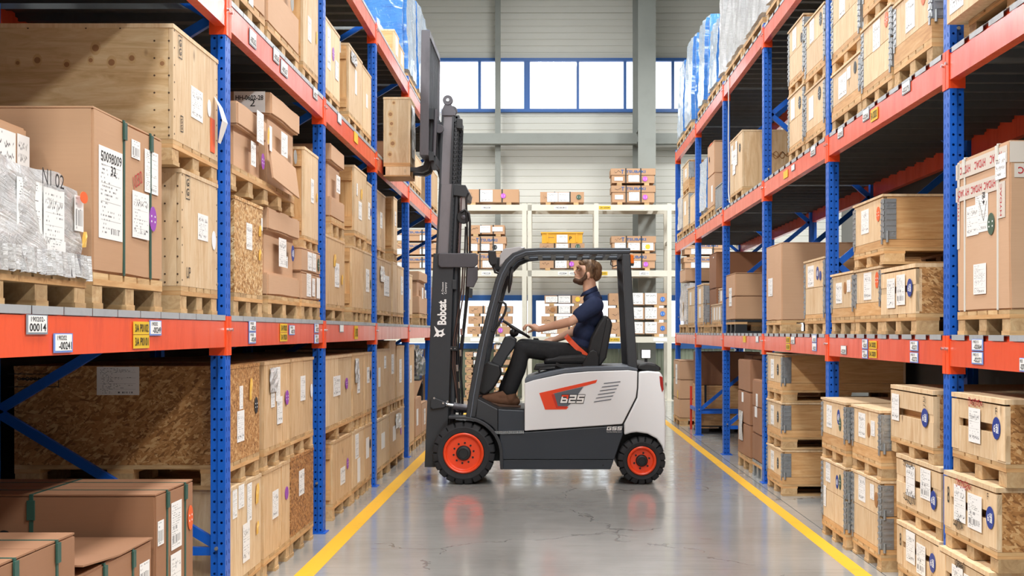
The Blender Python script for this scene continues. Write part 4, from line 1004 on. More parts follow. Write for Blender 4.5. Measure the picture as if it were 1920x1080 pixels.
t, f = load(Q, 'ply', 'overhanging plywood crate with white note', 4.9, 6.15, 2.875, 3.4, zp=E2, xf=1.91, d=1.0, mF=PLYL, pal={'xf': 1.99, 'w': 1.1, 'd': .9}, dec=[('P', .12, .3, .2, .25)])
def skid(desc, y0, y1, z0, z1, zp, xf, batten, dec, txt=None):
    t, f = load(Q, 'skid', desc, y0, y1, z0, z1, zp=zp, xf=xf, d=.95, batten=batten, dec=dec, pal={'nb': 4, 'bottom': False})
    for (u, v, b, w, h, mt) in (txt or []):
        if b in ('F', '8', '관'): mark(t, f, 'F', u, v, b, w, h, mt)
        else: scrawl(t, f, 'F', u, v, w/f.w, h*1.5/f.h, 7, mt, len(b))
    return t, f
skid('strand-board sided crate, top of nearest stack', 5.55, 6.285, .825, 1.105, .722, 1.98, True, [('P', .46, .50, .16, .16), ('U', .86, .53, .105, .105)], [(.48, .88, '0700 [8]', .2, .03, INKR), (.86, .8, 'F', .02, .03, INK)])
skid('strand-board sided crate, middle of nearest stack', 5.57, 6.31, .440, .72, .348, 1.95, True, [('P', .33, .52, .17, .165), ('B', .62, .48, .19, .16), ('U', .90, .5, .1, .1)], [(.4, .86, '0700 07ε0', .22, .03, INKR), (.1, .6, '8', .03, .08, INK), (.86, .82, 'F', .02, .03, INK), (.30, .16, '60 mm', .14, .04, INK)])
skid('strand-board sided crate, bottom of nearest stack', 5.60, 6.33, .09, .345, 0, 1.93, True, [('P', .4, .5, .16, .15), ('B', .65, .45, .17, .15)], [(.45, .85, '0700', .14, .03, INK)])
# second bay, floor
skid('slotted crate, top of stack inside second post', 6.60, 7.42, .80, 1.095, .712, 1.98, False, [('P', .14, .58, .15, .15), ('U', .84, .5, .115, .10)], [(.83, .8, '관', .04, .05, INK)])
skid('slotted crate, middle of stack inside second post', 6.47, 7.30, .435, .71, .342, 1.98, False, [('P', .36, .54, .17, .17), ('B', .70, .6, .18, .16), ('U', .87, .36, .10, .1)], [(.32, .86, '0007 0700', .22, .03, INK), (.34, .2, '8 60 mm', .24, .05, INK)])
skid('slotted crate, bottom of stack inside second post', 6.45, 7.24, .09, .34, 0, 1.97, True, [('P', .35, .55, .17, .17), ('B', .6, .42, .16, .16), ('U', .86, .5, .1, .1)], [(.1, .6, '8', .03, .07, INK)])
load(Q, 'collar', 'hinged crate, upper of near pair, brown sticker', 7.45, 8.15, .635, .94, zp=.532, xf=1.93, dec=[('P', .36, .62, .17, .15), ('T', .60, .56, .07, .09), ('F', .75, .62, .09, .09)], d=1.0)
load(Q, 'collar', 'two-tier hinged crate, lower of near pair', 7.45, 8.15, .10, .53, zp=0, xf=1.93, tiers=2, skirt=.03, dec=[('P', .36, .78, .17, .16), ('F', .72, .80, .09, .09), ('T', .86, .72, .07, .09)])
load(Q, 'collar', 'hinged crate, upper of far pair, blue pouch', 8.20, 8.92, .635, .945, zp=.532, xf=1.90, dec=[('P', .33, .62, .16, .15), ('U', .72, .66, .08, .10), ('G', .78, .52, .06, .09)])
load(Q, 'collar', 'two-tier hinged crate, lower of far pair', 8.20, 8.92, .10, .53, zp=0, xf=1.90, tiers=2, skirt=.03, dec=[('P', .28, .8, .14, .13), ('U', .66, .72, .07, .09), ('G', .78, .74, .06, .1), ('F', .15, .4, .07, .14)])
# dark crates at the back of the second bay
load(Q, 'ply', 'pine crate standing far back', 6.6, 7.7, .10, 1.02, zp=0, xf=2.98, d=.15, mF=PINEY)
# second bay, lower shelf
load(Q, 'collar', 'hinged crate with brown sticker beside third post', 8.36, 9.03, 1.50, 1.80, zp=E1, skirt=.06, dec=[('P', .36, .55, .18, .14), ('T', .63, .65, .08, .08), ('F', .8, .68, .1, .08)])
load(Q, 'collar', 'hinged crate with orange sticker', 7.67, 8.33, 1.50, 1.797, zp=E1, skirt=.08, dec=[('P', .5, .62, .19, .17), ('O', .85, .72, .08, .1)])
load(Q, 'skid', 'strand-board sided crate with blue round sticker', 6.90, 7.62, 1.50, 1.77, zp=E1, xf=1.975, batten=False, dec=[('P', .33, .45, .17, .17), ('B', .62, .5, .17, .17), ('U', .87, .52, .1, .105)], pal={'nb': 4})
load(Q, 'collar', 'raised hinged crate with orange sticker', 7.62, 8.36, 1.90, 2.22, zp=1.802, skirt=.05, xf=1.99, d=1.0, dec=[('P', .40, .6, .19, .15), ('O', .84, .66, .08, .09)])
# second bay, middle shelf
load(Q, 'collar', 'hinged crate with black sticker, lower row', 8.18, 9.02, 2.91, 3.20, zp=E2, skirt=.06, dec=[('P', .40, .55, .24, .15), ('F', .62, .72, .10, .08), ('K', .83, .72, .07, .08)])
load(Q, 'collar', 'two-tier hinged crate, orange sticker, lower row', 7.44, 8.15, 2.91, 3.315, zp=E2, tiers=2, skirt=.03, dec=[('P', .52, .72, .17, .17), ('O', .84, .82, .08, .09)])
load(Q, 'collar', 'hinged crate, orange sticker, beside second post', 6.66, 7.39, 2.93, 3.28, zp=E2, skirt=.10, dec=[('P', .46, .62, .18, .17), ('O', .8, .72, .08, .09)])
load(Q, 'collar', 'two-tier hinged crate, upper row', 8.20, 9.02, 3.315, 3.75, zp=3.203, tiers=2, skirt=.03, dec=[('P', .4, .72, .17, .17), ('K', .85, .8, .07, .08)])
load(Q, 'collar', 'hinged crate, upper row, middle', 7.44, 8.12, 3.43, 3.75, zp=3.317, dec=[('P', .4, .6, .17, .15)])
load(Q, 'collar', 'hinged crate, upper row, beside second post', 6.66, 7.39, 3.40, 3.72, zp=3.283, dec=[('P', .4, .6, .17, .15)])
# third bay, middle shelf
load(Q, 'collar', 'two-tier hinged crate, lower row, far end', 10.0, 10.65, 2.90, 3.345, zp=E2, tiers=2, skirt=.02, mF=PLYL, dec=[('A', .3, .72, .16, .17), ('K', .74, .72, .10, .1)])
load(Q, 'collar', 'two-tier hinged crate, upper row, far end', 10.0, 10.65, 3.445, 3.89, zp=3.348, tiers=2, skirt=.02, mF=PLYL, dec=[('P', .4, .74, .16, .17), ('K', .85, .62, .07, .08)])
load(Q, 'collar', 'hinged crate, lower row, beside third post', 9.24, 9.95, 2.89, 3.25, zp=E2, skirt=.05, mF=PLYL, dec=[('A', .32, .58, .17, .17), ('K', .74, .74, .1, .1)])
load(Q, 'collar', 'two-tier hinged crate, upper row, beside third post', 9.24, 9.95, 3.37, 3.785, zp=3.253, tiers=2, skirt=.02, mF=PLYL, dec=[('P', .36, .74, .16, .17), ('K', .8, .78, .09, .1)])
# third bay, lower shelf
load(Q, 'carton', 'tall pale carton with white sheet', 10.98, 11.74, 1.50, 2.165, zp=E1, d=1.05, mat=CARDP, straps=[('C', .9)], smat=STRAPW, dec=[('F', .3, .45, .22, .16)], pal={'nb': 3})
load(Q, 'collar', 'hinged crate with blue and white stickers', 9.24, 9.98, 1.50, 1.945, zp=E1, d=.95, tiers=2, skirt=.03, dec=[('P', .33, .72, .22, .16), ('U', .66, .75, .09, .1), ('U', .80, .7, .07, .07)])
# third bay, floor: three hinged crates one on another, black straps
for i, (nm, z0, z1, zp) in enumerate((('top', .90, 1.212, .797), ('middle', .50, .795, .395), ('bottom', .10, .39, 0))):
    t, f = load(Q, 'collar', f'strapped hinged crate with black sticker, {nm} of three', 10.90, 11.66, z0, z1, zp=zp, d=1.05, skirt=.06, xf=1.985, dec=[('P', .36, .55, .16, .17), ('K', .72, .55, .08, .10)], mF=PLYL, pdesc=f'strapped hinged crate, {nm} of three')
    strap(t, f, 'C', .38, STRAPK, .022, buckle=False)
# fourth bay
t, f = load(Q, 'ply', 'big plywood crate with black hole', 13.2, 14.1, 2.90, 3.485, zp=E2, d=1.05, mF=PLYL, mC=PLY, nF=3, nail=False, dec=[('P', .35, .55, .2, .26), ('P', .2, .72, .12, .2), ('K', .82, .72, .1, .09), ('F', .55, .68, .12, .25)])
scrawl(t, f, 'C', .36, .55, .25, .14, 4, DOTS['T'], 3, .008)
t, f = load(Q, 'carton', 'strapped two-tier carton on dark pallet', 13.7, 14.42, 1.53, 2.03, zp=E1, d=1.0, mat=CARD, tiers=2, straps=[('C', .55)], smat=STRAPK, dec=[('P', .5, .5, .2, .2)], pal={'mat': BLKP, 'blk': BLKP})
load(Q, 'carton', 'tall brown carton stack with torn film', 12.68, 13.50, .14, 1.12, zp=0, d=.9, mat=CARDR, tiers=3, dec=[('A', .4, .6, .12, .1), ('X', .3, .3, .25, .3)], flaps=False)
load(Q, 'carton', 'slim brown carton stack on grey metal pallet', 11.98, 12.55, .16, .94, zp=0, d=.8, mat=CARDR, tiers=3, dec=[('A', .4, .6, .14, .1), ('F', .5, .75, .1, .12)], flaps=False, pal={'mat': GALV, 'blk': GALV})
# fifth bay
load(Q, 'carton', 'large two-tier brown carton', 15.72, 16.40, 1.50, 2.38, zp=E1, d=1.05, mat=CARDD, tiers=2, dec=[('A', .62, .94, .06, .02)], xf=2.05)
load(Q, 'collar', 'two-tier slatted crate', 16.45, 17.2, 1.50, 2.02, zp=E1, d=.95, tiers=2, skirt=.02, mF=PLYL, dec=[('A', .4, .7, .2, .2), ('A', .4, .3, .2, .15)])
load(Q, 'collar', 'low hinged crate with white slips', 14.75, 15.7, 1.50, 1.73, zp=E1, d=.8, skirt=.02, dec=[('A', .3, .5, .12, .15), ('A', .55, .5, .1, .15), ('A', .8, .5, .12, .15)])
load(Q, 'collar', 'two-tier hinged crate with white slips', 14.78, 15.45, 1.735, 1.92, d=.7, xf=2.05, skirt=.02, dec=[('A', .3, .5, .12, .12), ('A', .7, .5, .12, .12)])
load(Q, 'carton', 'tall two-tier carton with red tape', 15.45, 16.1, 2.93, 3.71, zp=E2, d=.9, mat=CARDP, tiers=2, dec=[('O', .5, .995, .3, .02), ('A', .7, .2, .12, .2), ('K', .3, .78, .06, .07)])
load(Q, 'wrap', 'blue and white film-wrapped load', 16.15, 16.95, 2.92, 3.66, zp=E2, d=.9, mat=FILMBW, mC=FILMB, seed=21)
t, f = load(Q, 'collar', 'grey metal bin beside fourth post', 14.7, 15.3, 2.86, 3.12, zp=E2, d=.8, mF=GALV, mC=GALV, skirt=0, name='metal_bin', cat='bin', pal={'mat': GALV, 'blk': GALV})
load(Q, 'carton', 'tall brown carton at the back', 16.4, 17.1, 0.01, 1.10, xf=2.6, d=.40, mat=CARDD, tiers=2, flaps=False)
tb = thing('steel_stand', 'blue and dark red steel stand, floor level, sixth bay, tail-side rack', 'stand', (2.02, 17.95, 0))
for x in (.0, .92):
    for y in (-.45, .42): pbox('stand_leg', x, x+.03, y, y+.03, 0, .62, TORD, tb)
for y in (-.45, .42): pbox('stand_rail', .03, .92, y, y+.025, .30, .345, BLUE, tb)
for x in (0, .92): pbox('stand_rail', x, x+.03, -.42, .42, .30, .345, BLUE, tb)
pbox('stand_board', .03, .92, -.42, .42, .345, .355, PINEY, tb)
t, f = load(Q, 'ply', 'low crate on steel stand', 17.58, 18.34, .357, .66, xf=2.06, d=.84, mF=PINEY); strap(t, f, 'C', .1, STRAPK, .03, buckle=False)
load(Q, 'ply', 'low crate under steel stand', 17.6, 18.32, .11, .295, zp=0, xf=2.07, d=.82, mF=PINEY, pal={'mat': BLKP, 'blk': BLKP})
load(Q, 'carton', 'long brown carton on low crate', 17.62, 18.3, .662, 1.12, xf=2.06, d=.84, mat=CARDD, flaps=False)
# sixth bay
load(Q, 'wrap', 'clear film-wrapped load, far end', 19.2, 19.95, 2.92, 3.5, zp=E2, d=.9, mat=FILM, seed=22)
load(Q, 'collar', 'two-tier hinged crate near fifth post', 18.2, 19.1, 2.92, 3.40, zp=E2, tiers=2, skirt=.02, mF=PLYL, dec=[('A', .4, .6, .2, .2)])
load(Q, 'collar', 'hinged crate, upper row, near fifth post', 18.2, 19.1, 3.50, 3.85, zp=3.403, skirt=.10, dec=[('P', .5, .6, .25, .12)])
load(Q, 'ply', 'pale plywood crate beside fifth post', 17.45, 18.1, 2.92, 3.3, zp=E2, mF=PLYL)
load(Q, 'wrap', 'film-wrapped grey drum load', 18.6, 19.6, 1.51, 2.12, zp=E1, d=.9, mat=FILM, seed=23, dec=[('Z', .6, .35, .1, .3)])
load(Q, 'carton', 'brown carton on the film-wrapped load', 18.7, 19.5, 2.14, 2.32, d=.9, mat=CARDP)
load(Q, 'collar', 'two-tier hinged crate beside fifth post', 17.45, 18.4, 1.50, 2.02, zp=E1, tiers=2, skirt=.02, mF=PLYL, dec=[('A', .4, .7, .2, .18)])
load(Q, 'carton', 'three-tier carton stack, far end', 18.95, 19.9, .12, .97, zp=0, xf=1.93, d=1.0, mat=CARDP, tiers=3, dec=[('P', .5, .75, .25, .3), ('Y', .7, .4, .12, .14)])
# top shelf, film wraps
for nm, y0, y1, z1, mt, mc, sd, a_ in (('white film-wrapped load, near end', 11.95, 13.15, 5.6, FILMW, None, 31, .05), ('white film-wrapped load, far end', 13.25, 14.5, 5.6, FILMW, None, 32, .05),
        ('white film-wrapped load, near end', 14.68, 15.15, 5.5, FILMW, None, 38, .04), ('blue and white film-wrapped load', 15.22, 16.1, 5.2, FILMBW, FILMB, 33, .05),
        ('blue film-wrapped load with white sides', 16.45, 17.2, 5.5, FILMBW, FILMB, 34, .05), ('blue film-wrapped load beside fifth post', 17.9, 18.85, 5.6, FILMBW, FILMB, 35, .05), ('blue film-wrapped load, far end', 19.0, 19.95, 5.5, FILMBW, FILMB, 36, .05),
        ('white film-wrapped load, near end', 10.6, 11.75, 5.6, FILMW, None, 37, .05), ('white film-wrapped load, near post', 9.3, 10.5, 5.6, FILMW, None, 39, .05)):
    load(Q, 'wrap', nm, y0, y1, 4.34, z1, zp=E3, d=1.0, mat=mt, mC=mc, seed=sd, amp=a_*.6, taper=.05)

c_ = MB().tube([(1.972, 14.08, 3.86), (1.968, 14.07, 3.5), (1.973, 14.08, 3.2), (1.968, 14.06, 2.93), (1.97, 14.0, 2.815), (1.975, 13.96, 2.81)], .006, 6).build('cord', STRAPW, smooth=60)
tag(c_, 'white cord hanging from the top shelf beside fourth post, tail-side rack', 'cord')
m_ = MB().tube([(1.972, 14.08, 3.855), (1.972, 14.08, 4.2), (2.02, 14.08, 4.235)], .006, 6); m_.build('cord_end', STRAPW, c_, smooth=60)
# ------------------------------------------------------------------ cream rack in front of the back wall
CY, CD = 25.9, .75
def cw(px): return (px-1030)*CY/FOC
def cz(py): return EYE-(py-622)*CY/FOC
CX = [cw(p) for p in (712, 850, 983, 1118, 1255, 1392)]
for i, x in enumerate(CX):
    t = thing('cream_upright_frame', f'cream upright frame of the back rack, {ORD[i]} from the fork side', 'rack frame', (x, CY, 0), 0, 'upright frames of the back rack')
    for y in (0, CD): pbox('post', -.045, .045, y, y+.07, 0, 4.0, CREAM, t)
    if i == 2: pbox('post', .07, .15, 0, .07, 0, 4.0, CREAM, t); pbox('post', .07, .15, CD, CD+.07, 0, 4.0, CREAM, t)
    for z in (.3, 1.9, 3.2): pbox('cross_tie', -.02, .02, .07, CD, z, z+.05, CREAM, t)
    pbox('foot_plate', -.09, .09, -.05, CD+.12, 0, .012, CREAM, t)
CS = [1.30, 2.64, 3.97]
CN = ['lowest', 'middle', 'highest']
CB = {}
for i in range(5):
    for k, z in enumerate(CS):
        t = thing('cream_shelf', f'cream shelf with front and back beams, {CN[k]} level, {ORD[i]} bay, back rack', 'shelf', (CX[i], CY, z), 0, 'shelves of the back rack')
        w = CX[i+1]-CX[i]; CB[i, k] = t
        pbox('shelf_beam', .045, w-.045, .0, .05, -.12, 0, CREAM, t); pbox('shelf_beam', .045, w-.045, CD, CD+.05, -.12, 0, CREAM, t)
        for q in range(4): pbox('cross_bar', .15+q*(w-.38)/3, .23+q*(w-.38)/3, .05, CD, -.03, 0, CREAM, t)
def cream_ticket(i, k, px, wpx, mat, txt=''):
    t = CB[i, k]; w = wpx*CY/FOC
    p = put('ticket', MB().box(-w/2, w/2, -.035, .035, 0, .003).mesh('ticket', mat), t, mat4=frame4((cw(px)-CX[i], -.001, -.06), (1, 0, 0), (0, 0, 1), (0, -1, 0)))
    if txt: letter(txt, INK, p, Matrix.Translation((0, 0, .004)), w*.8, .04, .01)
for i, k, px, wpx, mt, tx in ((3, 2, 1134, 22, YEL, '3A U0304'), (3, 1, 1128, 22, YEL, '3A U0303'), (3, 0, 1152, 20, YEL, '3A U0302'), (2, 2, 1052, 26, PAPER, '190228-0412'), (1, 2, 912, 18, PAPER, '190228'), (2, 1, 1075, 18, PAPER, '-02206'), (2, 1, 1055, 18, PAPER, '-02204'),
                         (1, 1, 912, 18, PAPER, '190228'), (3, 2, 1195, 26, PAPER, ''), (3, 1, 1208, 18, PAPER, '-02211'), (1, 0, 925, 20, PAPER, ''), (1, 0, 895, 26, PAPER, ''), (3, 0, 1238, 26, PAPER, '')):
    cream_ticket(i, k, px, wpx, mt, tx)
def goods(desc, px0, py0, px1, py1, lid=0, word='', labels=(), dots=(), straps=(.33, .68), feet=True, mat=CARD, y0=None, base=None, d=.6, wcol=INKB, pen=True):
    "a long low carton seen end on from the aisle; label and dot places are fractions of its face"
    y = CY+.03 if y0 is None else y0; s = y/FOC
    x0, x1 = (px0-1030)*s, (px1-1030)*s; z1 = EYE-(py0-622)*s; z0 = EYE-(py1-622)*s if base is None else base
    w = x1-x0
    t = thing('parts_carton', desc, 'carton', ((x0+x1)/2, y, z0), 0, 'long low cartons of the back rack')
    fh = .05 if feet else 0; h = z1-z0
    if feet:
        for u in (-.32, .32): pbox('foot', u*w-.05, u*w+.05, 0, d, 0, fh, PALW, t)
    pbox('carton_body', -w/2, w/2, 0, d, fh, h-lid, mat, t)
    if lid: pbox('carton_lid', -w/2-.02, w/2+.02, -.015, d+.015, h-lid, h, mat, t)
    bh = h-lid-fh
    F4 = lambda u, v, q: frame4(((u-.5)*w, -q, fh+v*bh), (1, 0, 0), (0, 0, 1), (0, -1, 0))
    for u in straps: MB().box((u-.5)*w-.012, (u-.5)*w+.012, -.022 if lid else -.006, 0 if not lid else -.016, fh, h+.003).box((u-.5)*w-.012, (u-.5)*w+.012, -.022 if lid else -.006, d, h, h+.004).build('strap', STRAPK, t)
    for u, v, lw, lh in labels: decal('P', lw*w, lh*bh, t, F4(u, v, .007))
    for c, u in dots: decal(c, .105, .105, t, F4(u, .5, .009))
    if word:
        v = .5
        M4 = frame4((.06*w if lid else 0, -.018 if lid else -.003, h-lid/2 if lid else fh+.5*bh), (1, 0, 0), (0, 0, 1), (0, -1, 0))
        letter(word, wcol, t, M4, w*.46, (lid or bh)*.42, .02)
        letter('T', wcol, t, M4 @ Matrix.Translation((-w*.31, 0, 0)), w*.07, (lid or bh)*.62, .03)
    if pen:                                                   # felt-pen scribble at the near end of the face
        rr = random.Random(len(desc)+int(px0)); x = -.44*w; zc = h-lid*.5 if lid else fh+.5*bh; hh = (lid or bh)*.26; m = MB(); yq = -.0185 if lid else -.003
        pp = [(x+.015*i, zc+hh*(rr.random()*2-1)) for i in range(10)]
        for (xa, za), (xb, zb) in zip(pp[:-1], pp[1:]): m.add([(xa, yq, za-.003), (xb, yq, zb-.003), (xb, yq, zb+.004), (xa, yq, za+.004)], [(0, 1, 2, 3)])
        m.build('pen_scribble', INK, t)
    return t
B = 'back rack'
s3, s2, s1 = CS[2]+.001, CS[1]+.001, CS[0]+.001
goods(f'long carton with violet sticker on top, second bay, {B}', 868, 355, 973, 380, labels=[(.42, .5, .22, .9)], dots=[('V', .72)], word='', base=s3, straps=(.3, .7))
goods(f'carton with green sticker on top, third bay, {B}', 1013, 360, 1095, 380, labels=[(.28, .5, .25, .9), (.54, .5, .25, .9)], dots=[('G', .88)], base=s3)
a1 = goods(f'lower of two strapped lettered cartons on top, {B}', 1148, 348, 1227, 381, lid=.13, word='TSUBAKI', labels=[(.16, .5, .2, .45), (.52, .6, .25, .9)], dots=[('V', .78)], base=s3)
goods(f'upper of two strapped lettered cartons on top, {B}', 1147, 316, 1227, 348, lid=.13, word='TSUBAKI', labels=[(.16, .5, .2, .45), (.52, .6, .25, .9)], dots=[('V', .78)], base=EYE+(622-348)*(CY+.03)/FOC+.004)
def stack(k, specs, base):
    z = base
    for sp in specs:
        h = sp.pop('h'); y = CY+.03; py1 = 622-(z-EYE)*FOC/y; py0 = 622-(z+h-EYE)*FOC/y
        goods(sp.pop('desc'), sp.pop('a'), py0, sp.pop('b'), py1, base=z, **sp); z += h+.004
stack(1, [dict(desc=f'lettered carton, bottom of three, middle shelf, second bay, {B}', a=878, b=945, h=.34, lid=.13, word='TSUBAKI', labels=[(.15, .5, .2, .9), (.55, .5, .3, .9)]),
          dict(desc=f'lettered carton with black face sticker, middle shelf, second bay, {B}', a=878, b=947, h=.34, lid=.14, word='TSUBAKI', labels=[(.15, .5, .2, .9), (.45, .5, .25, .9), (.8, .5, .28, .9)], dots=[('K', .72)]),
          dict(desc=f'low carton, top of three, middle shelf, second bay, {B}', a=880, b=946, h=.23, labels=[(.45, .55, .3, .8), (.8, .55, .3, .5)])], s2)
stack(2, [dict(desc=f'carton with violet sticker under two, middle shelf, third bay, {B}', a=1012, b=1095, h=.21, labels=[(.48, .5, .26, 1.0)], dots=[('V', .72)]),
          dict(desc=f'carton with hanging white sheet, middle shelf, third bay, {B}', a=1014, b=1094, h=.20, labels=[(.48, .4, .26, .9)], feet=False),
          dict(desc=f'flat carton under yellow crate, middle shelf, third bay, {B}', a=1012, b=1096, h=.13, labels=[(.5, .5, .26, .9)], dots=[('G', .85)], feet=False)], s2)
yz = s2+.552
t = thing('yellow_crate', f'yellow plastic crate lettered P on the cartons, third bay, {B}', 'crate', ((1054-1030)*CY/FOC, CY+.03, yz))
w = .82; pbox('crate_body', -w/2, w/2, 0, .5, 0, .20, YELC, t); pbox('crate_rim', -w/2-.02, w/2+.02, -.02, .52, .20, .225, YELC, t)
for u in (-.36, .36): pbox('side_rib', u*w-.015, u*w+.015, -.015, 0, .02, .2, YELC, t)
pbox('grip_recess', -.30, -.16, -.002, .0, .11, .125, DOTS['T'], t); decal('P', .22, .16, t, frame4((.0, -.017, .09), (1, 0, 0), (0, 0, 1), (0, -1, 0))); letter('P', INK, t, frame4((.17, -.003, .1), (1, 0, 0), (0, 0, 1), (0, -1, 0)), .05, .08, .02)
stack(3, [dict(desc=f'strapped lettered carton with violet sticker, middle shelf, fourth bay, {B}', a=1150, b=1228, h=.34, lid=.14, word='TSUBAKI', labels=[(.52, .5, .28, .95)], dots=[('V', .78)]),
          dict(desc=f'lettered carton with yellow sticker, middle shelf, fourth bay, {B}', a=1148, b=1228, h=.35, lid=.13, word='TSUBAKI', labels=[(.19, .55, .27, .9), (.51, .55, .27, .9), (.83, .55, .27, .9)], dots=[('Y', .83)])], s2)
for nm, a, b, dots in (('bottom', 876, 956, ('V', .78)), ('middle', 878, 960, ('U', .76)), ('top', 879, 961, ('D', .9))):
    pass
stack(1, [dict(desc=f'{nm} of three low cartons, lowest shelf, second bay, {B}', a=a, b=b, h=.205, labels=[(.5, .5, .25, .9)], dots=[dt]) for nm, a, b, dt in (('bottom', 876, 956, ('V', .78)), ('middle', 878, 960, ('U', .76)), ('top', 879, 961, ('D', .9)))], s1)
stack(2, [dict(desc=f'{nm} of four low cartons, lowest shelf, third bay, {B}', a=a, b=b, h=.205, labels=lb, dots=dt) for nm, a, b, lb, dt in (('bottom', 1014, 1092, [(.22, .5, .34, .8)], []), ('second', 1015, 1092, [(.52, .5, .3, .9)], []), ('third', 1022, 1094, [(.5, .5, .3, .9)], [('T', .2)]), ('top', 1021, 1095, [(.18, .5, .3, .8), (.5, .5, .3, .9)], [('Y', .84)]))], s1)
stack(3, [dict(desc=f'{nm} of three wide cartons with sky-blue stickers, {B}', a=1142, b=1251, h=.29, labels=[(.48, .55, .2, .95), (.72, .55, .2, .95)], dots=[('L', .92)], straps=(.62,)) for nm in ('bottom', 'middle', 'top')], s1)
# first and fifth bays, seen through the blue racks
for k, nm in enumerate(('bottom', 'middle', 'top')):
    stack(0, [dict(desc=f'{nm} of three lettered cartons, middle shelf, first bay, {B}', a=735, b=818, h=.27, lid=.1, word='TSUBAKI', labels=[(.2, .5, .22, .9), (.75, .5, .25, .9)])], s2+k*.276)
for k, nm in enumerate(('lower', 'upper')):
    stack(4, [dict(desc=f'{nm} lettered carton, middle shelf, fifth bay, {B}', a=1284, b=1362, h=.27, lid=.1, word='TSUBAKI', labels=[(.4, .5, .5, .9)])], s2+k*.276)
# cartons on the floor beneath
for px, nm in ((892, 'beside mast'), (948, 'seen through cab')): pallet(f'low pallet under floor stack {nm}, {B}', ((px-1030)*(CY+.03)/FOC, CY+.03, 0), -PI/2, .5, .6, .058, nb=3)
for k in range(6):
    stack(1, [dict(desc=f'{["bottom", "second", "third", "fourth", "fifth", "top"][k]} carton of floor stack beside mast, {B}', a=872, b=912, h=.15, labels=[(.6, .5, .4, .8)], straps=(.4,))], .06+k*.155)
for k in range(7):
    stack(1, [dict(desc=f'{["bottom", "second", "third", "fourth", "fifth", "sixth", "top"][k]} carton of floor stack seen through cab, {B}', a=926, b=970, h=.15, labels=[(.25, .5, .3, .8)], dots=[[('N', .6)], [('Y', .5)], [('T', .5)], [('Y', .6)], [], [('D', .6)], []][k], straps=(.2,))], .06+k*.155)
# ------------------------------------------------------------------ the forklift (drawn on its near side plane, y = 11.70)
YN, YF, YC = 11.70, 12.84, 12.27
fk = thing('forklift', 'white and charcoal electric forklift with orange wheels, raised mast, in the aisle', 'forklift', (0, YC, 0))
def T2(pts, y=YN): return [(W(a, b, y)[0], W(a, b, y)[2]) for a, b in pts]
def fpart(name, bm, mats, parent=None, **k):
    o = bm.build(name, mats, parent or fk, **k); o.location = (0, -YC, 0) if parent is None else (0, 0, 0); return o
def fprism(name, pts, y0, y1, mat, parent=None, yd=None, **k): return fpart(name, MB().prism(T2(pts, yd or y0), y0, y1), mat, parent, **k)
def FA(px, py, y): x, _, z = W(px, py, y); return frame4((x, y-YC, z), (1, 0, 0), (0, 0, 1), (0, -1, 0))
def ftext(body, px0, py0, px1, py1, y, mat, bold=0, rot=0, shear=0, name='lettering'):
    w = abs(px1-px0)*y/FOC; h = abs(py1-py0)*y/FOC
    if rot: w, h = h, w
    return letter(body, mat, fk, FA((px0+px1)/2, (py0+py1)/2, y), w, h, bold, rot, shear=shear, name=name)
# chassis, steps, body
fprism('chassis', [(936, 813), (983, 810.5), (1168.5, 798), (1168, 816), (1160, 838), (1152, 862), (940, 862)], 11.72, 12.82, TDARK, yd=11.70, bevel=.008)
fprism('chassis_skirt', [(939, 862.8), (1151.5, 862.8), (1145, 881), (943, 881)], 11.735, 12.805, TDARK, yd=11.70, bevel=.006)
fprism('axle_housing', [(838, 790), (940, 800), (945, 870), (838, 868)], 11.98, 12.56, BLKP, yd=11.70)
fprism('rear_axle', [(1150, 815), (1236, 826), (1236, 880), (1160, 880)], 11.95, 12.59, BLKP, yd=11.70)
for y in (11.732, 12.78): MB().cyl((W(1131, 873, 11.7)[0], y, W(1131, 873, 11.7)[2]), (W(1131, 873, 11.7)[0], y+.02, W(1131, 873, 11.7)[2]), .008, n=8).build('bolt', BLKP, fk, loc=(0, -YC, 0))
fprism('front_cowl', [(895, 748), (933, 768), (933, 812), (922, 800), (906, 789), (892, 784)], 11.75, 12.79, TBLK, yd=11.72, bevel=.006)
fprism('step_box', [(933.6, 768), (983, 770), (983, 810), (933.6, 813)], 11.74, 12.80, TDARK, yd=11.72, bevel=.006)
fprism('floor_mat', [(897, 747), (934, 766), (984, 768), (984, 770), (933, 768), (895, 748.5)], 11.78, 12.76, BLKP, yd=11.72)
m = MB()
for i in range(26):
    x, _, z = W(925+58*i/26, 811-1.2*i/26, 11.7); m.box(x, x+.006, 11.70, 11.76, z-.014, z+.012)
o = fpart('step_tread', m, CHROME); o['kind'] = 'stuff'
for ya, yb in ((11.69, 11.97), (12.57, 12.85)):
    arc = [(841, 780), (872, 781)]+[(869+74*math.cos(math.radians(a)), 853-72*math.sin(math.radians(a))) for a in range(72, -6, -6)]+[(943.5, 880)]
    inn = [(938, 880)]+[(869+68*math.cos(math.radians(a)), 853-66*math.sin(math.radians(a))) for a in range(-6, 78, 6)]+[(872, 786), (841, 785)]
    fprism('front_fender', arc+inn, ya, yb, TBLK, yd=11.70, bevel=.004)
PANEL = [(983.5, 718.5), (1000, 713), (1020, 708.5), (1058, 700.5), (1104, 696.5), (1178, 694), (1195.3, 696), (1194.5, 727), (1192.3, 745), (1167.5, 793.5), (1166, 795.3), (983.5, 808)]
fprism('body_core', [(a, b+1.5) for a, b in PANEL[:6]]+[(1215, 697), (1215, 800), (985, 806)], 11.735, 12.805, BLKP, yd=11.70)
for ya, yb in ((11.70, 11.745), (12.795, 12.84)): fprism('side_panel', PANEL, ya, yb, TWHT, yd=11.70, bevel=.008, seg=3)
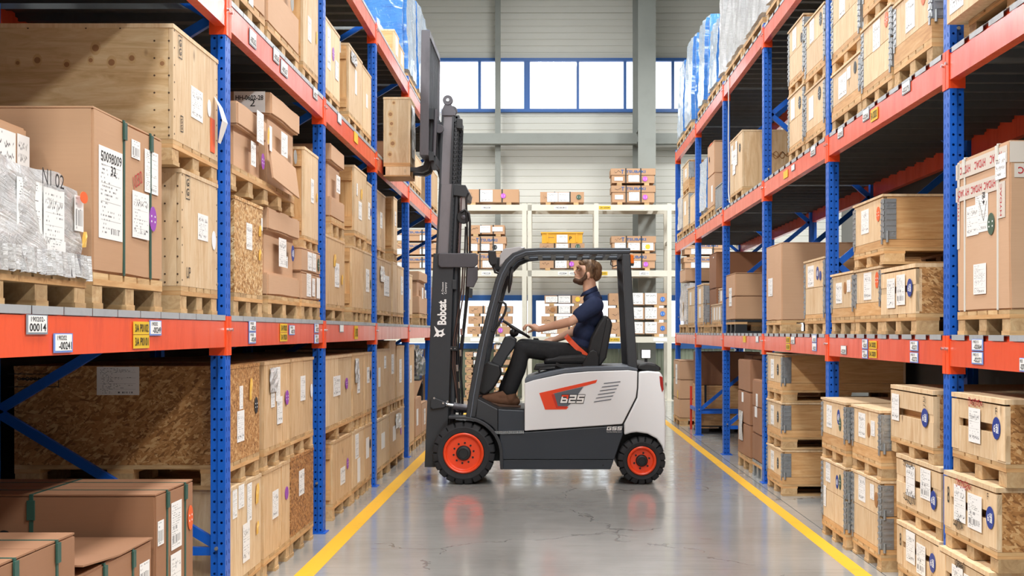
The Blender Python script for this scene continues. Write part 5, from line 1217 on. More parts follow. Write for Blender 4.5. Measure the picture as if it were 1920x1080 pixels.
CW = [(1197.5, 697), (1215, 695.5), (1238, 697.5), (1243, 706), (1246.5, 741), (1248, 770), (1248, 834), (1245.5, 850), (1241, 836), (1232, 823), (1214, 813.5), (1194, 810.5), (1182, 812), (1170.5, 816), (1170.3, 795), (1195, 746), (1197, 727)]
fprism('counterweight', CW, 11.70, 12.84, TWHT, bevel=.028, seg=4)
HOOD = [(984, 711), (1000, 705), (1030, 697), (1060, 691.5), (1100, 688), (1178, 686.5), (1196, 691), (1196, 695.2), (1178, 693.2), (1104, 695.6), (1058, 699.6), (1020, 707.6), (984, 717.5)]
fprism('hood', HOOD, 11.705, 12.835, TGREY, yd=11.70, bevel=.006)
fprism('rear_cap', [(1195, 693), (1197, 683), (1212, 679.5), (1230, 682.5), (1239, 689), (1241, 696), (1215, 695)], 11.74, 12.80, BLKP, yd=11.70, bevel=.02, seg=3)
fprism('tail_light', [(1236.5, 705), (1242.6, 707), (1244.5, 730), (1241.5, 736), (1238, 722)], 11.695, 11.78, REDL, yd=11.69, bevel=.004)
fprism('tail_light', [(1236.5, 705), (1242.6, 707), (1244.5, 730), (1241.5, 736), (1238, 722)], 12.76, 12.845, REDL, yd=11.69, bevel=.004)
fprism('work_light', [(1202, 655), (1220.5, 655), (1220.5, 672.5), (1202, 672.5)], 11.93, 11.99, BLKP, bevel=.006)
fprism('work_light_lens', [(1203.5, 656.5), (1219, 656.5), (1219, 671), (1203.5, 671)], 11.925, 11.932, GLOW, yd=11.93)
fprism('lamp_stalk', [(1209, 672), (1214, 672), (1214, 684), (1209, 684)], 11.94, 11.98, BLKP, yd=11.93)
# badge, vents, lettering
fprism('badge', [(1011, 737), (1120, 712), (1117, 718), (1095, 724), (1037, 738), (1046, 763), (1066, 763), (1062, 767.5), (1022, 768)], 11.6975, 11.70, TORG, yd=11.70)
fprism('badge_field', [(1039, 738), (1094, 725), (1084, 739), (1070, 757), (1064, 761.5), (1046, 761.5)], 11.6965, 11.70, TGREY, yd=11.70)
fprism('badge_shade', [(1039.5, 738), (1034, 740), (1043, 765), (1062, 765), (1064, 762), (1046, 761.5)], 11.6970, 11.70, TORD, yd=11.70)
for i in range(6):
    xa, ya, xb, yb = 1133-3.7*i, 718.2+6.9*i, 1163.5-3.4*i, 714.8+6.6*i
    fprism('vent_slot', [(xa, ya), (xb, yb), (xb-1, yb+1.7), (xa-1.5, ya+1.7)], 11.697, 11.70, TGREY, yd=11.70)
SEGS['B'] = 'flmebc'
for g, mt, y in ((.07, INK, 11.6955), (0, INKW, 11.6945)):
    x_, z_ = W(1073.5, 748, y)[0], W(1073.5, 748, y)[2]
    for lt_ in seg_word('B25', 43*.004875, 15*.004875, .23, .28, g): put('lettering', lt_.mesh('lettering', mt), fk, mat4=FA(1073.5, 748, y))
SEGS['B'] = 'tv'
for g, mt, y in ((.07, INK, 11.6952), (0, TORG, 11.6942)): put('lettering', seg_word('B25', 43*.004875, 15*.004875, .23, .28, g)[0].mesh('lettering', mt), fk, mat4=FA(1073.5, 748, y))
for lt_ in seg_word('GSS', 28*.004875, 7*.004875, .24, .2): put('lettering', lt_.mesh('lettering', INKW), fk, mat4=FA(1152, 803.3, 11.718))
ftext('Guardian Stability System', 1137.5, 808.6, 1166, 811.2, 11.718, INKW)
# wheels
def wheel(cx, cz, r, rim, rin, hub, nn, nr, width, side, lug=20):
    x, _, z = W(cx, cz, YN); z = r; y = YN if side < 0 else YF; s = 1 if side < 0 else -1
    m = MB(); n = lug*8; vs = []; fs = []
    prof = [(rim-.004, .03, 0), (rim+.008, .004, 0), (rim+.05*r/.29, -.002, 0), (r-.045, .006, 0), (r-.03, .010, 1), (r-.008, .022, 1), (r, .04, 1), (r, width/2-.01, 1), (r-.006, width/2, 0), (r, width/2+.01, 1), (r, width-.04, 1), (r-.03, width-.01, 1), (rim, width-.02, 0)]
    for rr, t, lg in prof:
        for j in range(n):
            a = 2*PI*j/n; g = lg and (j % 8) < 1
            q = rr-(.022 if g else 0); vs.append((x+q*math.cos(a), y+s*(t+(.006 if g else 0)), z+q*math.sin(a)))
    k = len(prof)
    for i in range(k-1):
        for j in range(n): fs.append((i*n+j, i*n+(j+1) % n, (i+1)*n+(j+1) % n, (i+1)*n+j))
    m.add(vs, fs); t_ = fpart('wheel', m, RUBBER, smooth=35)
    def lt(prof, name, mat): return fpart(name, MB().lathe([(a, s*b) for a, b in prof], (x, y, z), 48), mat, t_, smooth=30)
    lt([(rim, .03), (rim+.002, .004), (rim-.008, -.004), (rim-.018, .0), (rim-.026, .022), (rin+.006, .034), (rin, .05), (hub+.01, .052), (hub+.008, .09)], 'rim', TORG)
    lt([(hub+.008, .06), (hub, .012), (hub-.006, .004), (hub*.66, .0), (hub*.6, .006), (.004, .006)], 'hub', BLKP)
    for i in range(nn):
        a = 2*PI*(i+.3)/nn; c = (x+nr*math.cos(a), y+s*.052, z+nr*math.sin(a))
        fpart('wheel_nut', MB().cyl(c, (c[0], y+s*.026, c[2]), .0115, .010, 6), BLKP, t_)
for sd in (-1, 1):
    wheel(868.9, 852.9, .289, .184, .135, .066, 10, .093, .22, sd)
    wheel(1203.6, 864.9, .219, .131, .093, .053, 6, .072, .16, sd, 18)
# overhead guard
OUT = [(873, 783), (878.6, 740), (888, 690), (898.6, 640), (914, 580), (927, 530), (935, 507), (947, 487), (961, 474), (984, 466), (1010, 464.5), (1182, 464.5)]
INN = [(1182, 476), (1010, 477), (988, 479), (970, 487), (957, 501), (947, 522), (942, 537), (929, 584), (916, 640), (907, 690), (898, 740), (891, 783)]
for ya, yb in ((11.75, 11.82), (12.72, 12.79)):
    fprism('guard_frame', OUT+INN, ya, yb, TBLK, yd=11.74, bevel=.010, seg=3)
    fprism('rear_pillar', [(1167, 476), (1182, 476), (1195.5, 695), (1178, 695)], ya, yb, TBLK, yd=11.74, bevel=.008)
    mid = [((a[0]+b[0])/2, (a[1]+b[1])/2) for a, b in zip(OUT, INN[::-1])]
    fpart('guard_trim', MB().tube([(W(a, b, 11.74)[0], ya-.002, W(a, b, 11.74)[2]) for a, b in mid], .007, 6), TGREY, smooth=60)
for px in (985, 1012, 1038, 1064, 1090, 1116, 1142, 1172):
    a = W(px, 471, 11.74); fpart('roof_bar', MB().box(a[0]-.022, a[0]+.022, 11.81, 12.73, a[2]-.025, a[2]+.02), TBLK)
a = W(941, 505, 11.74); fpart('roof_bar', MB().box(a[0]-.02, a[0]+.03, 11.81, 12.73, a[2]-.02, a[2]+.03), TBLK)
fpart('grab_handle', MB().tube([W(*q, 11.80) for q in ((932, 566), (943, 566.5), (948, 570.5), (949, 578), (946, 588), (931, 615), (925, 621), (914, 619))], .012, 10), BLKP, smooth=60)
mr = MB().ell(W(957, 525, 11.80), (.02, .05, .125), 16, 12, rot=Matrix.Rotation(.12, 3, 'Y')); fpart('mirror', mr, BLKP, smooth=60)
fpart('mirror_arm', MB().tube([W(952, 494, 11.80), W(957, 500, 11.80), W(957, 515, 11.80)], .008, 8), BLKP, smooth=60)
fpart('mirror_glass', MB().ell(W(958.5, 525, 11.80), (.012, .042, .112), 16, 12, rot=Matrix.Rotation(.12, 3, 'Y')), CHROME, smooth=60)
fprism('head_lamp', [(915, 469), (929, 470), (931, 496), (920, 498), (916, 490)], 11.70, 11.82, BLKP, bevel=.01)
fprism('head_lamp', [(915, 469), (929, 470), (931, 496), (920, 498), (916, 490)], 12.72, 12.84, BLKP, yd=11.70, bevel=.01)
for y in (11.76, 12.78): fpart('lamp_arm', MB().tube([(W(924, 495, 11.7)[0], y, W(924, 495, 11.7)[2]), (W(928, 510, 11.7)[0], y, W(928, 510, 11.7)[2]), (W(936, 512, 11.7)[0], y, W(936, 512, 11.7)[2])], .012, 8), BLKP, smooth=60)
fprism('roof_shield', [(937, 478), (945, 466), (975, 462), (985, 464), (962, 478), (944, 494), (936, 500)], 12.30, 12.70, GLASSG, yd=12.30, bevel=.01)
fprism('turn_light', [(1181, 477), (1188, 478), (1189, 494), (1182, 494)], 11.76, 11.82, AMBER, bevel=.006)
fprism('turn_light_base', [(1181, 494), (1189, 494), (1188, 498), (1181, 498)], 11.76, 11.82, BLKP)
fpart('cable', MB().tube([W(1146, 487, 11.8), W(1145, 496, 11.8), W(1150, 500, 11.8), W(1158, 497, 11.8)], .005, 6), BLKP)
# steering column and wheel, pedals
fprism('steering_cowl', [(896, 735), (904, 691), (909, 682), (916, 677.5), (938, 684), (940, 702), (932, 718), (924, 730), (909, 741)], 12.08, 12.34, BLKP, yd=12.15, bevel=.02, seg=3)
fprism('steering_column', [(920, 679), (935, 655), (946.5, 631), (957, 629), (969, 635), (967, 649), (952, 668), (940, 690)], 12.12, 12.30, TBLK, yd=12.15, bevel=.015, seg=3)
cw_ = Vector(W(968, 617, 12.2)); ux = Vector((48, 0, -30)).normalized(); uy = Vector((0, 1, 0))
fpart('steering_wheel', MB().tube([cw_+ux*.142*math.cos(2*PI*i/40)+uy*.165*math.sin(2*PI*i/40) for i in range(40)], .0125, 10, closed=True), BLKP, smooth=60)
m = MB().ell(cw_+Vector((-.02, 0, -.035)), (.045, .05, .04)); m.tube([cw_+Vector((-.02, 0, -.04)), W(960, 634, 12.2)], .02, 10)
for a in (.6, 2.5, 4.7): m.bar(cw_+Vector((-.01, 0, -.02)), cw_+ux*.14*math.cos(a)+uy*.16*math.sin(a), .02, .012)
fpart('wheel_boss', m, BLKP, smooth=40)
fpart('control_lever', MB().tube([W(1012, 655, 12.45), W(1012, 641, 12.45), W(1008, 636, 12.45), W(1000, 635, 12.45)], .010, 8), BLKP, smooth=60)
fpart('pedal', MB().bar(W(905, 744, 12.4), W(918, 737, 12.4), .08, .015, up=(0, 1, 0)), BLKP)
# seat
fprism('seat_base', [(1000, 694), (1004, 684), (1030, 682), (1095, 680), (1126, 686), (1128, 694)], 12.02, 12.50, BLKP, bevel=.01)
fprism('seat_cushion', [(1018, 682), (1022, 671), (1040, 667), (1092, 664), (1105, 668), (1105, 683)], 12.0, 12.50, SEATM, bevel=.03, seg=3)
fprism('seat_backrest', [(1100, 684), (1102, 655), (1108, 632), (1122, 605), (1131, 592), (1137, 590), (1146, 600), (1147, 607), (1136, 672), (1124, 686)], 12.02, 12.48, SEATM, bevel=.03, seg=3)
fprism('backrest_shell', [(1120, 684), (1138, 596), (1147, 602), (1148, 610), (1137, 671), (1126, 686)], 12.0, 12.50, BLKP, bevel=.015)
fprism('seat_hinge_cover', [(1090, 688), (1096, 674), (1106, 658), (1113, 655), (1121, 660), (1124, 672), (1123, 690)], 11.98, 12.03, BLKP, bevel=.012)
fpart('seat_belt_anchor', MB().bar(W(1042, 682, 11.99), W(1058, 689, 11.99), .03, .03), BLKP)
fpart('bonnet_catch', MB().tube([W(1010, 698, 11.9), W(1013, 692, 11.9), W(1040, 690, 11.9)], .012, 8), BLKP, smooth=60)
# mast
def rail(name, top, bot, xl, xr, y0, y1, lean, matf=None, fl=3.6):
    "one channel of the mast: xl, xr at height top (pixels); it leans by `lean` pixels per pixel downwards"
    sh = lambda x, y: x-(y-top)*lean
    m = MB()
    m.prism(T2([(sh(xl, top), top), (sh(xr, top), top), (sh(xr, bot), bot), (sh(xl, bot), bot)], y0), y0, y1, 0)
    q = fl
    for a, b in ((xl, xl+q), (xr-q, xr)): m.prism(T2([(sh(a, top), top), (sh(b, top), top), (sh(b, bot), bot), (sh(a, bot), bot)], y0), y0-.014, y0, 1)
    return fpart(name, m, [RAILF, TBLK])
LEAN = .0385
fprism('mast_rail', [(796, 876), (837, 876), (851, 475), (812.5, 475)], 11.93, 11.99, TBLK, bevel=.005)
fprism('mast_rail', [(796, 876), (837, 876), (851, 475), (812.5, 475)], 12.55, 12.61, TBLK, yd=11.93, bevel=.005)
for ya, yb in ((11.955, 11.995), (12.545, 12.585)): rail('mast_rail', 345, 850, 824, 851, ya, yb, .052)
for ya, yb in ((11.985, 12.025), (12.515, 12.555)): rail('mast_rail', 214, 800, 828.5, 852, ya, yb, .040)
yq = 11.985
for py, h in ((222, 12), (352, 12), (484, 14), (775, 16), (862, 14)):
    a = W(846-(py-345)*LEAN, py, yq); fpart('cross_member', MB().box(a[0]-.03, a[0]+.05, 11.99, 12.55, a[2]-h*.0025, a[2]+h*.0025), TBLK)
for ya in (11.955, 12.53):
    c = W(839.5, 187.5, 11.955)
    rl = fpart('chain_roller', MB().lathe([(.044, 0), (.047, .006), (.047, .04), (.044, .05)], (c[0], ya, c[2]), 24), TMET, smooth=40)
    fpart('roller_pin', MB().lathe([(.018, -.006), (.016, -.012), (.004, -.012)], (c[0], ya+.005, c[2]), 16), CHROME, rl)
    fprism('roller_bracket', [(833, 196), (846, 196), (853, 207), (853, 216), (828, 216), (828, 207)], ya+.008, ya+.045, TMET, yd=11.955)
    m = MB(); pa = Vector(W(856, 218, 11.98)); pb = Vector(W(844, 520, 11.98)); dd = (pb-pa)
    for i in range(74):
        p = pa+dd*(i/74); q = pa+dd*((i+.92)/74); yy = ya+.05; wd = .030 if i % 2 else .018
        m.bar((p.x, yy, p.z), (q.x, yy, q.z), .02 if i % 2 else .03, wd, up=(1, 0, 0))
    o = fpart('lift_chain', m, TBLK); o['kind'] = 'stuff'
    fpart('chain_guard', MB().prism(T2([(850, 216), (861, 216), (849, 520), (838, 520)], 11.98), ya+.068, ya+.075), BLKP)
fprism('chain_anchor', [(856, 222), (867, 223), (867, 241), (856, 240)], 11.97, 12.03, BLKP, bevel=.004)
for ya in (12.0, 12.50):
    m = MB().tube([W(866, 350, ya), W(860, 488, ya)], .014, 12); fpart('lift_rod', m, ROD, smooth=60)
    m = MB().tube([W(857, 350, ya), W(850, 488, ya)], .020, 12); fpart('lift_cylinder', m, TBLK, smooth=60)
    m = MB().tube([W(855, 500, ya), W(848, 800, ya)], .030, 14); fpart('lift_cylinder', m, TBLK, smooth=60)
fprism('mast_head', [(850, 345), (873, 347), (878, 358), (876, 370), (850, 366)], 11.96, 12.58, TBLK, bevel=.005)
c = W(869, 407, 11.97); pl = fpart('hose_pulley', MB().lathe([(.058, 0), (.062, .008), (.05, .015), (.062, .024), (.058, .032)], (c[0], 11.97, c[2]), 28), BLKP, smooth=40)
fpart('pulley_pin', MB().lathe([(.02, -.006), (.004, -.01)], (c[0], 11.97, c[2]), 14), TMET, pl)
fprism('pulley_plate', [(862, 372), (872, 360), (874, 385), (870, 400), (862, 400)], 11.99, 12.0, GLASSG)
H = lambda pts, r, mat=PIPE, y=11.96: fpart('hydraulic_hose', MB().tube([W(a, b, y+(d if len(q) > 2 else 0)) for q in pts for a, b, d in [(q+(0,))[:3]]], r, 8), mat, smooth=60)
BRN = paint('hose_brown', '#4a3630', .45)
H([(881, 480), (881, 415), (879, 400), (872, 393), (864, 398)], .011); H([(876, 482), (876, 430), (874, 372), (879, 362)], .009); H([(871, 490), (873, 425)], .008)
H([(868, 500), (866, 540), (858, 590), (850, 640), (849, 690), (855, 730), (860, 770)], .008, BRN); H([(872, 500), (869, 550), (861, 600), (853, 650), (853, 690), (858, 735)], .007, BRN)
H([(876, 500), (874, 560), (869, 610), (863, 655), (859, 700), (862, 760)], .010); H([(882, 500), (878, 540), (872, 600), (866, 655), (864, 700), (867, 750), (866, 785)], .012); H([(862, 500), (860, 640), (856, 700), (862, 780)], .009)
for px, py, n in ((866, 622, 1), (864, 662, 1), (858, 690, 1), (862, 722, 1)):
    a = W(px, py, 11.955); fpart('hose_fitting', MB().tube([(a[0], a[1], a[2]-.03), (a[0]-.004, a[1], a[2]+.03)], .013, 8), CHROME, smooth=40)
fprism('hose_clamp', [(841, 649), (858, 650), (858, 658), (841, 657)], 11.94, 11.98, BLKP, bevel=.003)
for px in (846, 853): a = W(px, 653.5, 11.935); fpart('bolt', MB().cyl(a, (a[0], a[1]+.01, a[2]), .006, n=8), CHROME)
fprism('mast_cover', [(825, 474.5), (892, 474.5), (896, 478), (896, 495), (889, 501.5), (826, 501.5), (821.5, 497), (821.5, 478)], 11.90, 11.925, TMET, bevel=.008, seg=3)
fprism('mast_cover', [(876, 502), (896, 500), (895.5, 523), (888, 539), (874, 538)], 11.91, 11.935, TMET, bevel=.006)
fprism('hose_bracket', [(847, 524), (856, 525), (856, 543), (846, 542)], 11.93, 11.97, TBLK, bevel=.004)
fprism('hose_bracket', [(879, 540), (886, 541), (885, 558), (878, 558)], 11.93, 11.97, TBLK, bevel=.004)
for ya in (11.90, 12.62):
    fprism('tilt_bracket', [(808, 748), (812, 745), (833, 753), (838, 758), (833, 764), (811, 767), (807, 763)], ya, ya+.025, TBLK, yd=11.90, bevel=.004)
    fpart('tilt_cylinder', MB().tube([W(850, 761, ya+.02), W(888, 768, ya+.02)], .034, 14), TMET, smooth=60)
    fpart('tilt_rod', MB().tube([W(830, 757, ya+.02), W(852, 761, ya+.02)], .018, 12), CHROME, smooth=60)
    for px, py in ((814, 746.5), (831, 756), (839, 753)): a = W(px, py, ya-.004); fpart('bolt', MB().cyl(a, (a[0], a[1]+.01, a[2]), .010, n=10), CHROME)
# carriage, load backrest and forks
BR = [(790, 56), (806, 56), (803, 291), (786.5, 291)]
for ya, yb in ((11.72, 11.75), (12.80, 12.83)): fprism('backrest_side', BR, ya, yb, TMET, yd=11.72, bevel=.004)
a0, a1 = W(790, 56, 11.72), W(806, 56, 11.72); b0, b1 = W(786.5, 291, 11.72), W(803, 291, 11.72)
fpart('backrest_rail', MB().box(a0[0], a1[0], 11.75, 12.80, a0[2]-.06, a0[2]-.002), TMET); fpart('backrest_rail', MB().box(b0[0], b1[0], 11.75, 12.80, b0[2]+.002, b0[2]+.06), TMET)
for i in range(9):
    y = 11.75+1.05*(i+1)/10; fpart('backrest_bar', MB().bar((a1[0]-.02, y, a1[2]-.03), (b1[0]-.02, y, b1[2]+.03), .022, .03, up=(1, 0, 0)), TBLK)
for py, hh in ((214, 20), (293, 16)):
    a = W(806, py, 11.8); fpart('carriage_bar', MB().box(a[0]-.005, a[0]+.035, 11.78, 12.76, a[2]-hh*.0025, a[2]+hh*.0025), TBLK)
for ya in (11.86, 12.64):
    fprism('carriage_plate', [(808, 203), (819, 203), (818.5, 222), (816, 226), (814.5, 268), (817, 272), (816.5, 308), (822, 318), (810, 318), (806, 300)], ya, ya+.03, TBLK, yd=11.86)
    fpart('carriage_roller', MB().lathe([(.04, 0), (.042, .005), (.042, .035), (.04, .04)], (W(823, 240, ya)[0], ya+.03, W(823, 240, ya)[2]), 20), TMET, smooth=40)
    fpart('side_shift_cylinder', MB().tube([W(817, 205, ya-.01), W(813.5, 292, ya-.01)], .018, 12), TMET, smooth=60)
for ya in (12.02, 12.30):
    z1 = 2.945; xh = W(801, 300, 12.0)[0]
    FP = [(-1.53, z1-.012), (-1.53, z1), (xh-.10, z1), (xh-.04, z1+.02), (xh-.02, z1+.07), (xh-.005, z1+.42), (xh+.035, z1+.42), (xh+.03, z1+.05), (xh+.005, z1-.02), (xh-.05, z1-.045), (-1.2, z1-.045)]
    fpart('fork', MB().prism(FP, ya, ya+.10), TBLK, bevel=.005)
# lettering up the mast
ftext('Bobcat.', 820, 561, 837, 609, 11.926, INKW, .035, PI/2)
ftext('A Doosan\nCompany', 828, 529, 838.5, 552, 11.926, INKW, 0, PI/2)
HEAD = [(814, 611), (820, 617), (823, 620), (828, 619), (833, 616), (831, 621), (832, 625), (835, 627), (831, 629), (828, 632), (824, 630), (821, 632), (818, 630), (813, 632), (816, 627), (818, 624), (816, 619)]
fprism('animal_head_emblem', HEAD, 11.926, 11.928, INKW, yd=11.93)
fprism('emblem_detail', [(822, 624), (827, 622), (829, 625), (824, 627.5)], 11.9255, 11.926, INK, yd=11.93)
# the crate on the forks
t, f = load('L', 'ply', 'knotted plywood crate lifted on the forks', 12.0, 12.42, 2.985, 3.60, xf=-1.305, d=.25, mF=PLYL, mC=PLYL, dec=[('X', .5, .5, .3, .5)], nail=False)
knots(t, f, 'C', [((px-710.5)/48, (312-py)/126) for px, py in ((729, 197), (723, 219), (725, 237), (723, 257), (727, 275), (722, 296))], .016)
t['label'] = 'tall knotted plywood crate lifted high on the forklift forks'
pbox('base_board', -.25, 0, -.21, .21, -.036, 0, PINEY, t)
pbox('base_rim', -.25, -.232, -.21, .21, -.115, -.037, PINE, t); pbox('base_rim', -.018, 0, -.03, .05, -.115, -.037, PINE, t)
pbox('base_rim', -.25, 0, -.21, -.20, -.115, -.037, PLYL, t); pbox('base_rim', -.25, 0, .20, .21, -.115, -.037, PINE, t); pbox('bottom_board', -.25, 0, -.21, .21, -.127, -.116, PINEY, t)
# ------------------------------------------------------------------ the driver
PY = 12.22
def V(px, py, y=PY): return Vector(W(px, py, y))
def blob(name, prims, vox, mat, parent=None, it=4):
    "one continuous skin grown over tapered limbs and rounded masses"
    m = MB()
    for p in prims:
        if p[0] == 'e': m.ell(p[1], p[2], 20, 14, rot=Matrix.Rotation(p[3], 3, 'Y') if len(p) > 3 else None)
        else:
            pts, rr = p[1], p[2]
            for a, b, ra, rb in zip(pts[:-1], pts[1:], rr[:-1], rr[1:]):
                m.tube([a, b], [ra, rb], 16); m.ell(a, (ra,)*3, 14, 10); m.ell(b, (rb,)*3, 14, 10)
    me = bpy.data.meshes.new(name); me.from_pydata(m.v, [], m.f)
    bm = bmesh.new(); bm.from_mesh(me); bmesh.ops.recalc_face_normals(bm, faces=bm.faces); bm.to_mesh(me); bm.free()
    o = bpy.data.objects.new(name, me); COL.objects.link(o)
    r = o.modifiers.new('r', 'REMESH'); r.mode = 'VOXEL'; r.voxel_size = vox
    s = o.modifiers.new('s', 'SMOOTH'); s.iterations = it; s.factor = .5
    bpy.context.view_layer.update()
    me2 = bpy.data.meshes.new_from_object(o.evaluated_get(bpy.context.evaluated_depsgraph_get()))
    bpy.data.objects.remove(o); me2.name = name; me2.materials.clear(); me2.materials.append(mat)
    me2.polygons.foreach_set('use_smooth', [True]*len(me2.polygons))
    o = put(name, me2, parent)
    return o
S1 = PY/FOC
N, Fr = -1, 1                      # near and far side of the body
ys, yh = .185, .10
elb = {N: V(1070, 603, PY-.25), Fr: V(1078, 622, PY+.24)}
wri = {N: V(1010, 617.5, PY-.13), Fr: V(1040, 637, PY+.22)}
sho = {N: V(1115, 572, PY-ys), Fr: V(1115, 573, PY+ys)}
knee = {N: V(979, 654, PY-.14), Fr: V(981, 650, PY+.15)}
hip = {N: V(1086, 664, PY-yh), Fr: V(1086, 664, PY+yh)}
ank = {N: V(956, 738, PY-.14), Fr: V(948, 735, PY+.16)}
pr = [('e', V(1105, 508), (.112, .076, .100), .15), ('e', V(1093, 513), (.076, .064, .090), .3), ('e', V(1088, 524.5), (.056, .050, .046), .35), ('e', V(1079.5, 526.5), (.022, .026, .022)),
      ('e', V(1085, 500.5), (.024, .052, .016)), ('e', V(1088, 511, PY-.035), (.035, .025, .028)), ('e', V(1088, 511, PY+.035), (.035, .025, .028)), ('t', [V(1083.5, 504.5), V(1078.2, 510.5)], [.010, .013]), ('e', V(1079.8, 512), (.012, .018, .008)),
      ('e', V(1079, 517.5), (.012, .023, .007)), ('e', V(1079.5, 521), (.011, .020, .007)),
      ('t', [V(1104, 524), V(1107, 553)], [.062, .068]), ('e', V(1109, 570), (.07, .15, .04)), ('e', V(1104, 600), (.075, .11, .14)), ('e', V(1091, 645), (.075, .11, .09))]
for s in (N, Fr):
    pr += [('e', V(1103.5, 516, PY+s*.078), (.017, .011, .031), -.25), ('e', V(1103, 521, PY+s*.077), (.012, .010, .012))]
    pr += [('t', [sho[s], elb[s]], [.055, .043]), ('t', [elb[s], elb[s].lerp(wri[s], .35), wri[s]], [.043, .043, .029])]
    pr += [('t', [hip[s], knee[s]], [.08, .055]), ('t', [knee[s], knee[s].lerp(ank[s], .3), ank[s]], [.052, .054, .04])]
    pr += [('t', [ank[s], ank[s]+Vector((-.12, 0, -.05))], [.04, .03])]
# near hand lying over the rim of the wheel, fingers curled round it
w = wri[N]; k0 = V(994, 609.5, PY-.10)
pr += [('t', [w, w.lerp(k0, .5)], [.030, .034]), ('e', w.lerp(k0, .62), (.045, .040, .022), .15)]
for i in range(4):
    yy = -.036+.024*i; L_ = (.92, 1.08, 1.0, .80)[i]
    a = k0+Vector((.0, yy, .004-.003*abs(i-1.5))); b = a+Vector((-.040*L_, .003*i, -.004)); c = b+Vector((-.020*L_, .002, -.026*L_)); d = c+Vector((.004, 0, -.020*L_))
    pr += [('t', [w.lerp(k0, .6)+Vector((0, yy*.8, 0)), a, b, c, d], [.012, .0105, .0095, .009, .0075])]
a = w.lerp(k0, .35)+Vector((0, .030, -.012)); pr += [('t', [a, a+Vector((-.04, .016, -.018)), a+Vector((-.072, .010, -.030))], [.013, .011, .009])]
# far hand on the control lever
w = wri[Fr]; k1 = w+Vector((-.085, .01, -.012))
pr += [('t', [w, w.lerp(k1, .5)], [.029, .032]), ('e', w.lerp(k1, .65), (.044, .038, .022), .1)]
for i in range(4):
    yy = -.034+.023*i; a = k1+Vector((0, yy, .004)); b = a+Vector((-.036, 0, -.008)); c = b+Vector((-.014, 0, -.026)); d = c+Vector((.006, 0, -.018))
    pr += [('t', [w.lerp(k1, .6)+Vector((0, yy*.8, 0)), a, b, c, d], [.012, .0105, .0095, .009, .0075])]
a = w.lerp(k1, .4)+Vector((0, -.032, -.01)); pr += [('t', [a, a+Vector((-.04, -.012, -.012)), a+Vector((-.07, -.004, -.022))], [.013, .011, .009])]
man = blob('person', pr, .0045, SKIN, None, 3)
tag(man, 'bearded man in navy polo shirt and black trousers seated driving, looking up', 'person')
blob('shirt', [('e', V(1110, 574), (.098, .195, .062)), ('e', V(1108, 594), (.122, .178, .125), .12), ('e', V(1097, 625), (.118, .168, .13), .2), ('e', V(1090, 646), (.122, .170, .075), .3),
               ('e', V(1109, 556), (.088, .115, .050), -.5), ('e', V(1113, 562), (.085, .16, .06), -.3)]+[q for s in (N, Fr) for q in [('t', [sho[s]+Vector((0, 0, -.005)), sho[s].lerp(elb[s], .62)], [.088, .071])]], .0075, NAVY, man, 6)
m = MB(); vs = []                                                                # turned-down collar
for i in range(25):
    t_ = 2*PI*i/24; c = V(1105, 543); 
    p = c+Vector((.068*math.cos(t_), .072*math.sin(t_), .034*math.cos(t_)+.004)); q = c+Vector((.088*math.cos(t_), .096*math.sin(t_), .030*math.cos(t_)-.038))
    vs += [p, q]
m.add(vs, [(2*i, 2*i+2, 2*i+3, 2*i+1) for i in range(24)]); o = m.build('collar', NAVY, man, smooth=60); o.modifiers.new('cloth', 'SOLIDIFY').thickness = .005
tr = [('e', V(1088, 662), (.135, .165, .088))]
for s in (N, Fr):
    tr += [('t', [hip[s], hip[s].lerp(knee[s], .5)+Vector((0, 0, -.004)), knee[s]], [.100, .094, .079]), ('t', [knee[s], knee[s].lerp(ank[s], .45)+Vector((.012, 0, 0)), ank[s]+Vector((0, 0, .03))], [.077, .078, .068])]
    tr += [('e', hip[s].lerp(knee[s], .48)+Vector((0, s*.085, -.02)), (.075, .02, .055))]
blob('trousers', tr, .0075, TROUS, man, 5)
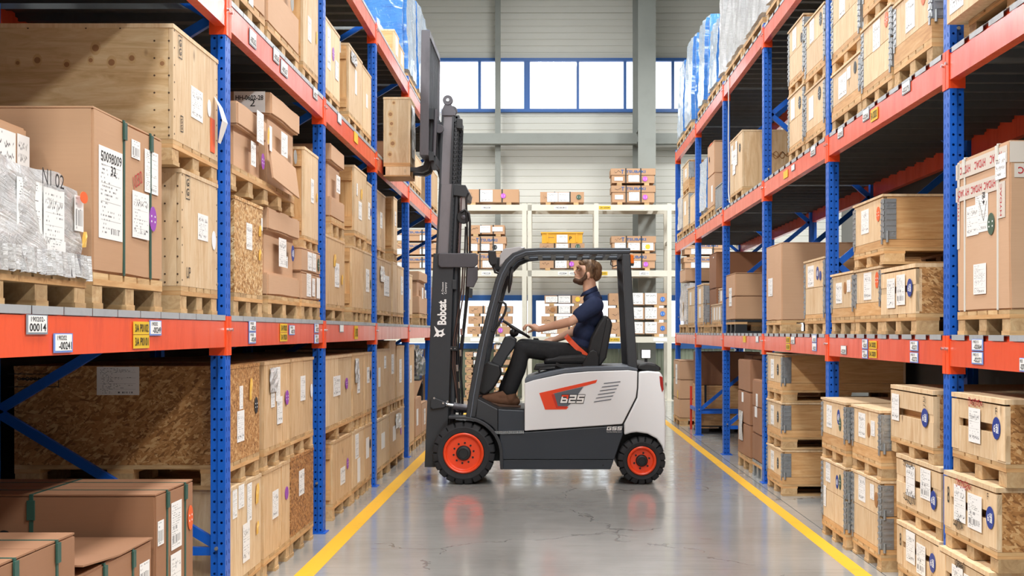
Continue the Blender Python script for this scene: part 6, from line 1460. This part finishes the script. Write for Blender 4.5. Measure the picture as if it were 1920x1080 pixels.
for s in (N, Fr):
    y = ank[s].y; d = ank[s].x-V(956, 738).x; dz = Vector((d, 0, 0))
    P_ = lambda a, b: V(a, b, y)+dz*(1 if s > 0 else 0)
    sh_ = blob('shoe', [('t', [P_(957, 736), P_(958, 748)], [.056, .058]), ('t', [P_(962, 752), P_(940, 750), P_(918, 747.5), P_(909, 747)], [.05, .05, .042, .032]), ('e', P_(964, 753), (.058, .042, .045)), ('t', [P_(946, 742), P_(924, 745)], [.05, .036])], .006, LEATH, man, 4)
    pts = [P_(*q) for q in ((901, 748.5), (903, 753), (916, 758.5), (934, 765), (950, 766), (975.5, 765), (977, 760), (955, 759), (935, 757), (915, 752))]
    m = MB().prism([(p.x, p.z) for p in pts], y-.045, y+.045); m.build('shoe_sole', SOLE, man, bevel=.006)
    for k in range(4):
        a = P_(926+6*k, 741.5-1.7*k); m = MB().tube([a+Vector((0, -.032, -.012)), a+Vector((0, 0, .006)), a+Vector((.01, .032, -.012))], .0035, 6); m.build('shoe_lace', SOLE, man)
blob('hair', [('e', V(1109, 502.5), (.103, .080, .081), .12), ('e', V(1117, 512), (.060, .075, .082)), ('e', V(1098, 494), (.062, .066, .040), -.1), ('t', [V(1088, 492, PY-.03), V(1089, 491, PY+.03)], [.018, .018])]+
     [q for s in (N, Fr) for q in (('e', V(1102, 506, PY+s*.068), (.022, .012, .045)), ('e', V(1110, 510, PY+s*.062), (.035, .022, .06)))], .005, HAIR, man, 2)
blob('beard', [('e', V(1086.5, 527), (.056, .053, .036), .5), ('e', V(1080.3, 526.3), (.032, .036, .028)), ('t', [V(1080, 515.2, PY-.026), V(1078.2, 515), V(1080, 515.2, PY+.026)], [.006, .007, .006])]+
     [('t', [V(1099, 511, PY+s*.066), V(1097, 521, PY+s*.062), V(1090, 526, PY+s*.050)], [.010, .018, .020]) for s in (N, Fr)], .005, BEARD, man, 2)
for s in (N, Fr):
    e = V(1085.3, 506, PY+s*.036); o = MB().ell(e, (.011, .013, .009)).build('eye', EYEW, man, smooth=60)
    MB().ell(e+Vector((-.008, s*.004, .001)), (.004, .006, .006)).build('iris', INK, o, smooth=60)
    MB().tube([e+Vector((-.014, -s*.018, .016)), e+Vector((-.014, 0, .022)), e+Vector((-.002, s*.022, .016))], .0042, 8).build('eyebrow', BEARD, man, smooth=60)
# lap belt of the seat, over the driver's hips
pts = [V(1062, 630, PY-.02), V(1064, 633, PY-.11), V(1070, 640, PY-.168), V(1084, 654, PY-.186), V(1096, 664, PY-.186), V(1103, 671, PY-.18)]
m = MB(); vs = []
for i, p in enumerate(pts):
    wd = Vector((.7, 0, .7))*.024; vs += [p-wd, p+wd]
m.add(vs, [(2*i, 2*i+2, 2*i+3, 2*i+1) for i in range(len(pts)-1)]); o = m.build('seat_belt', BELT, fk); o.location = (0, -YC, 0); o.modifiers.new('web', 'SOLIDIFY').thickness = .008
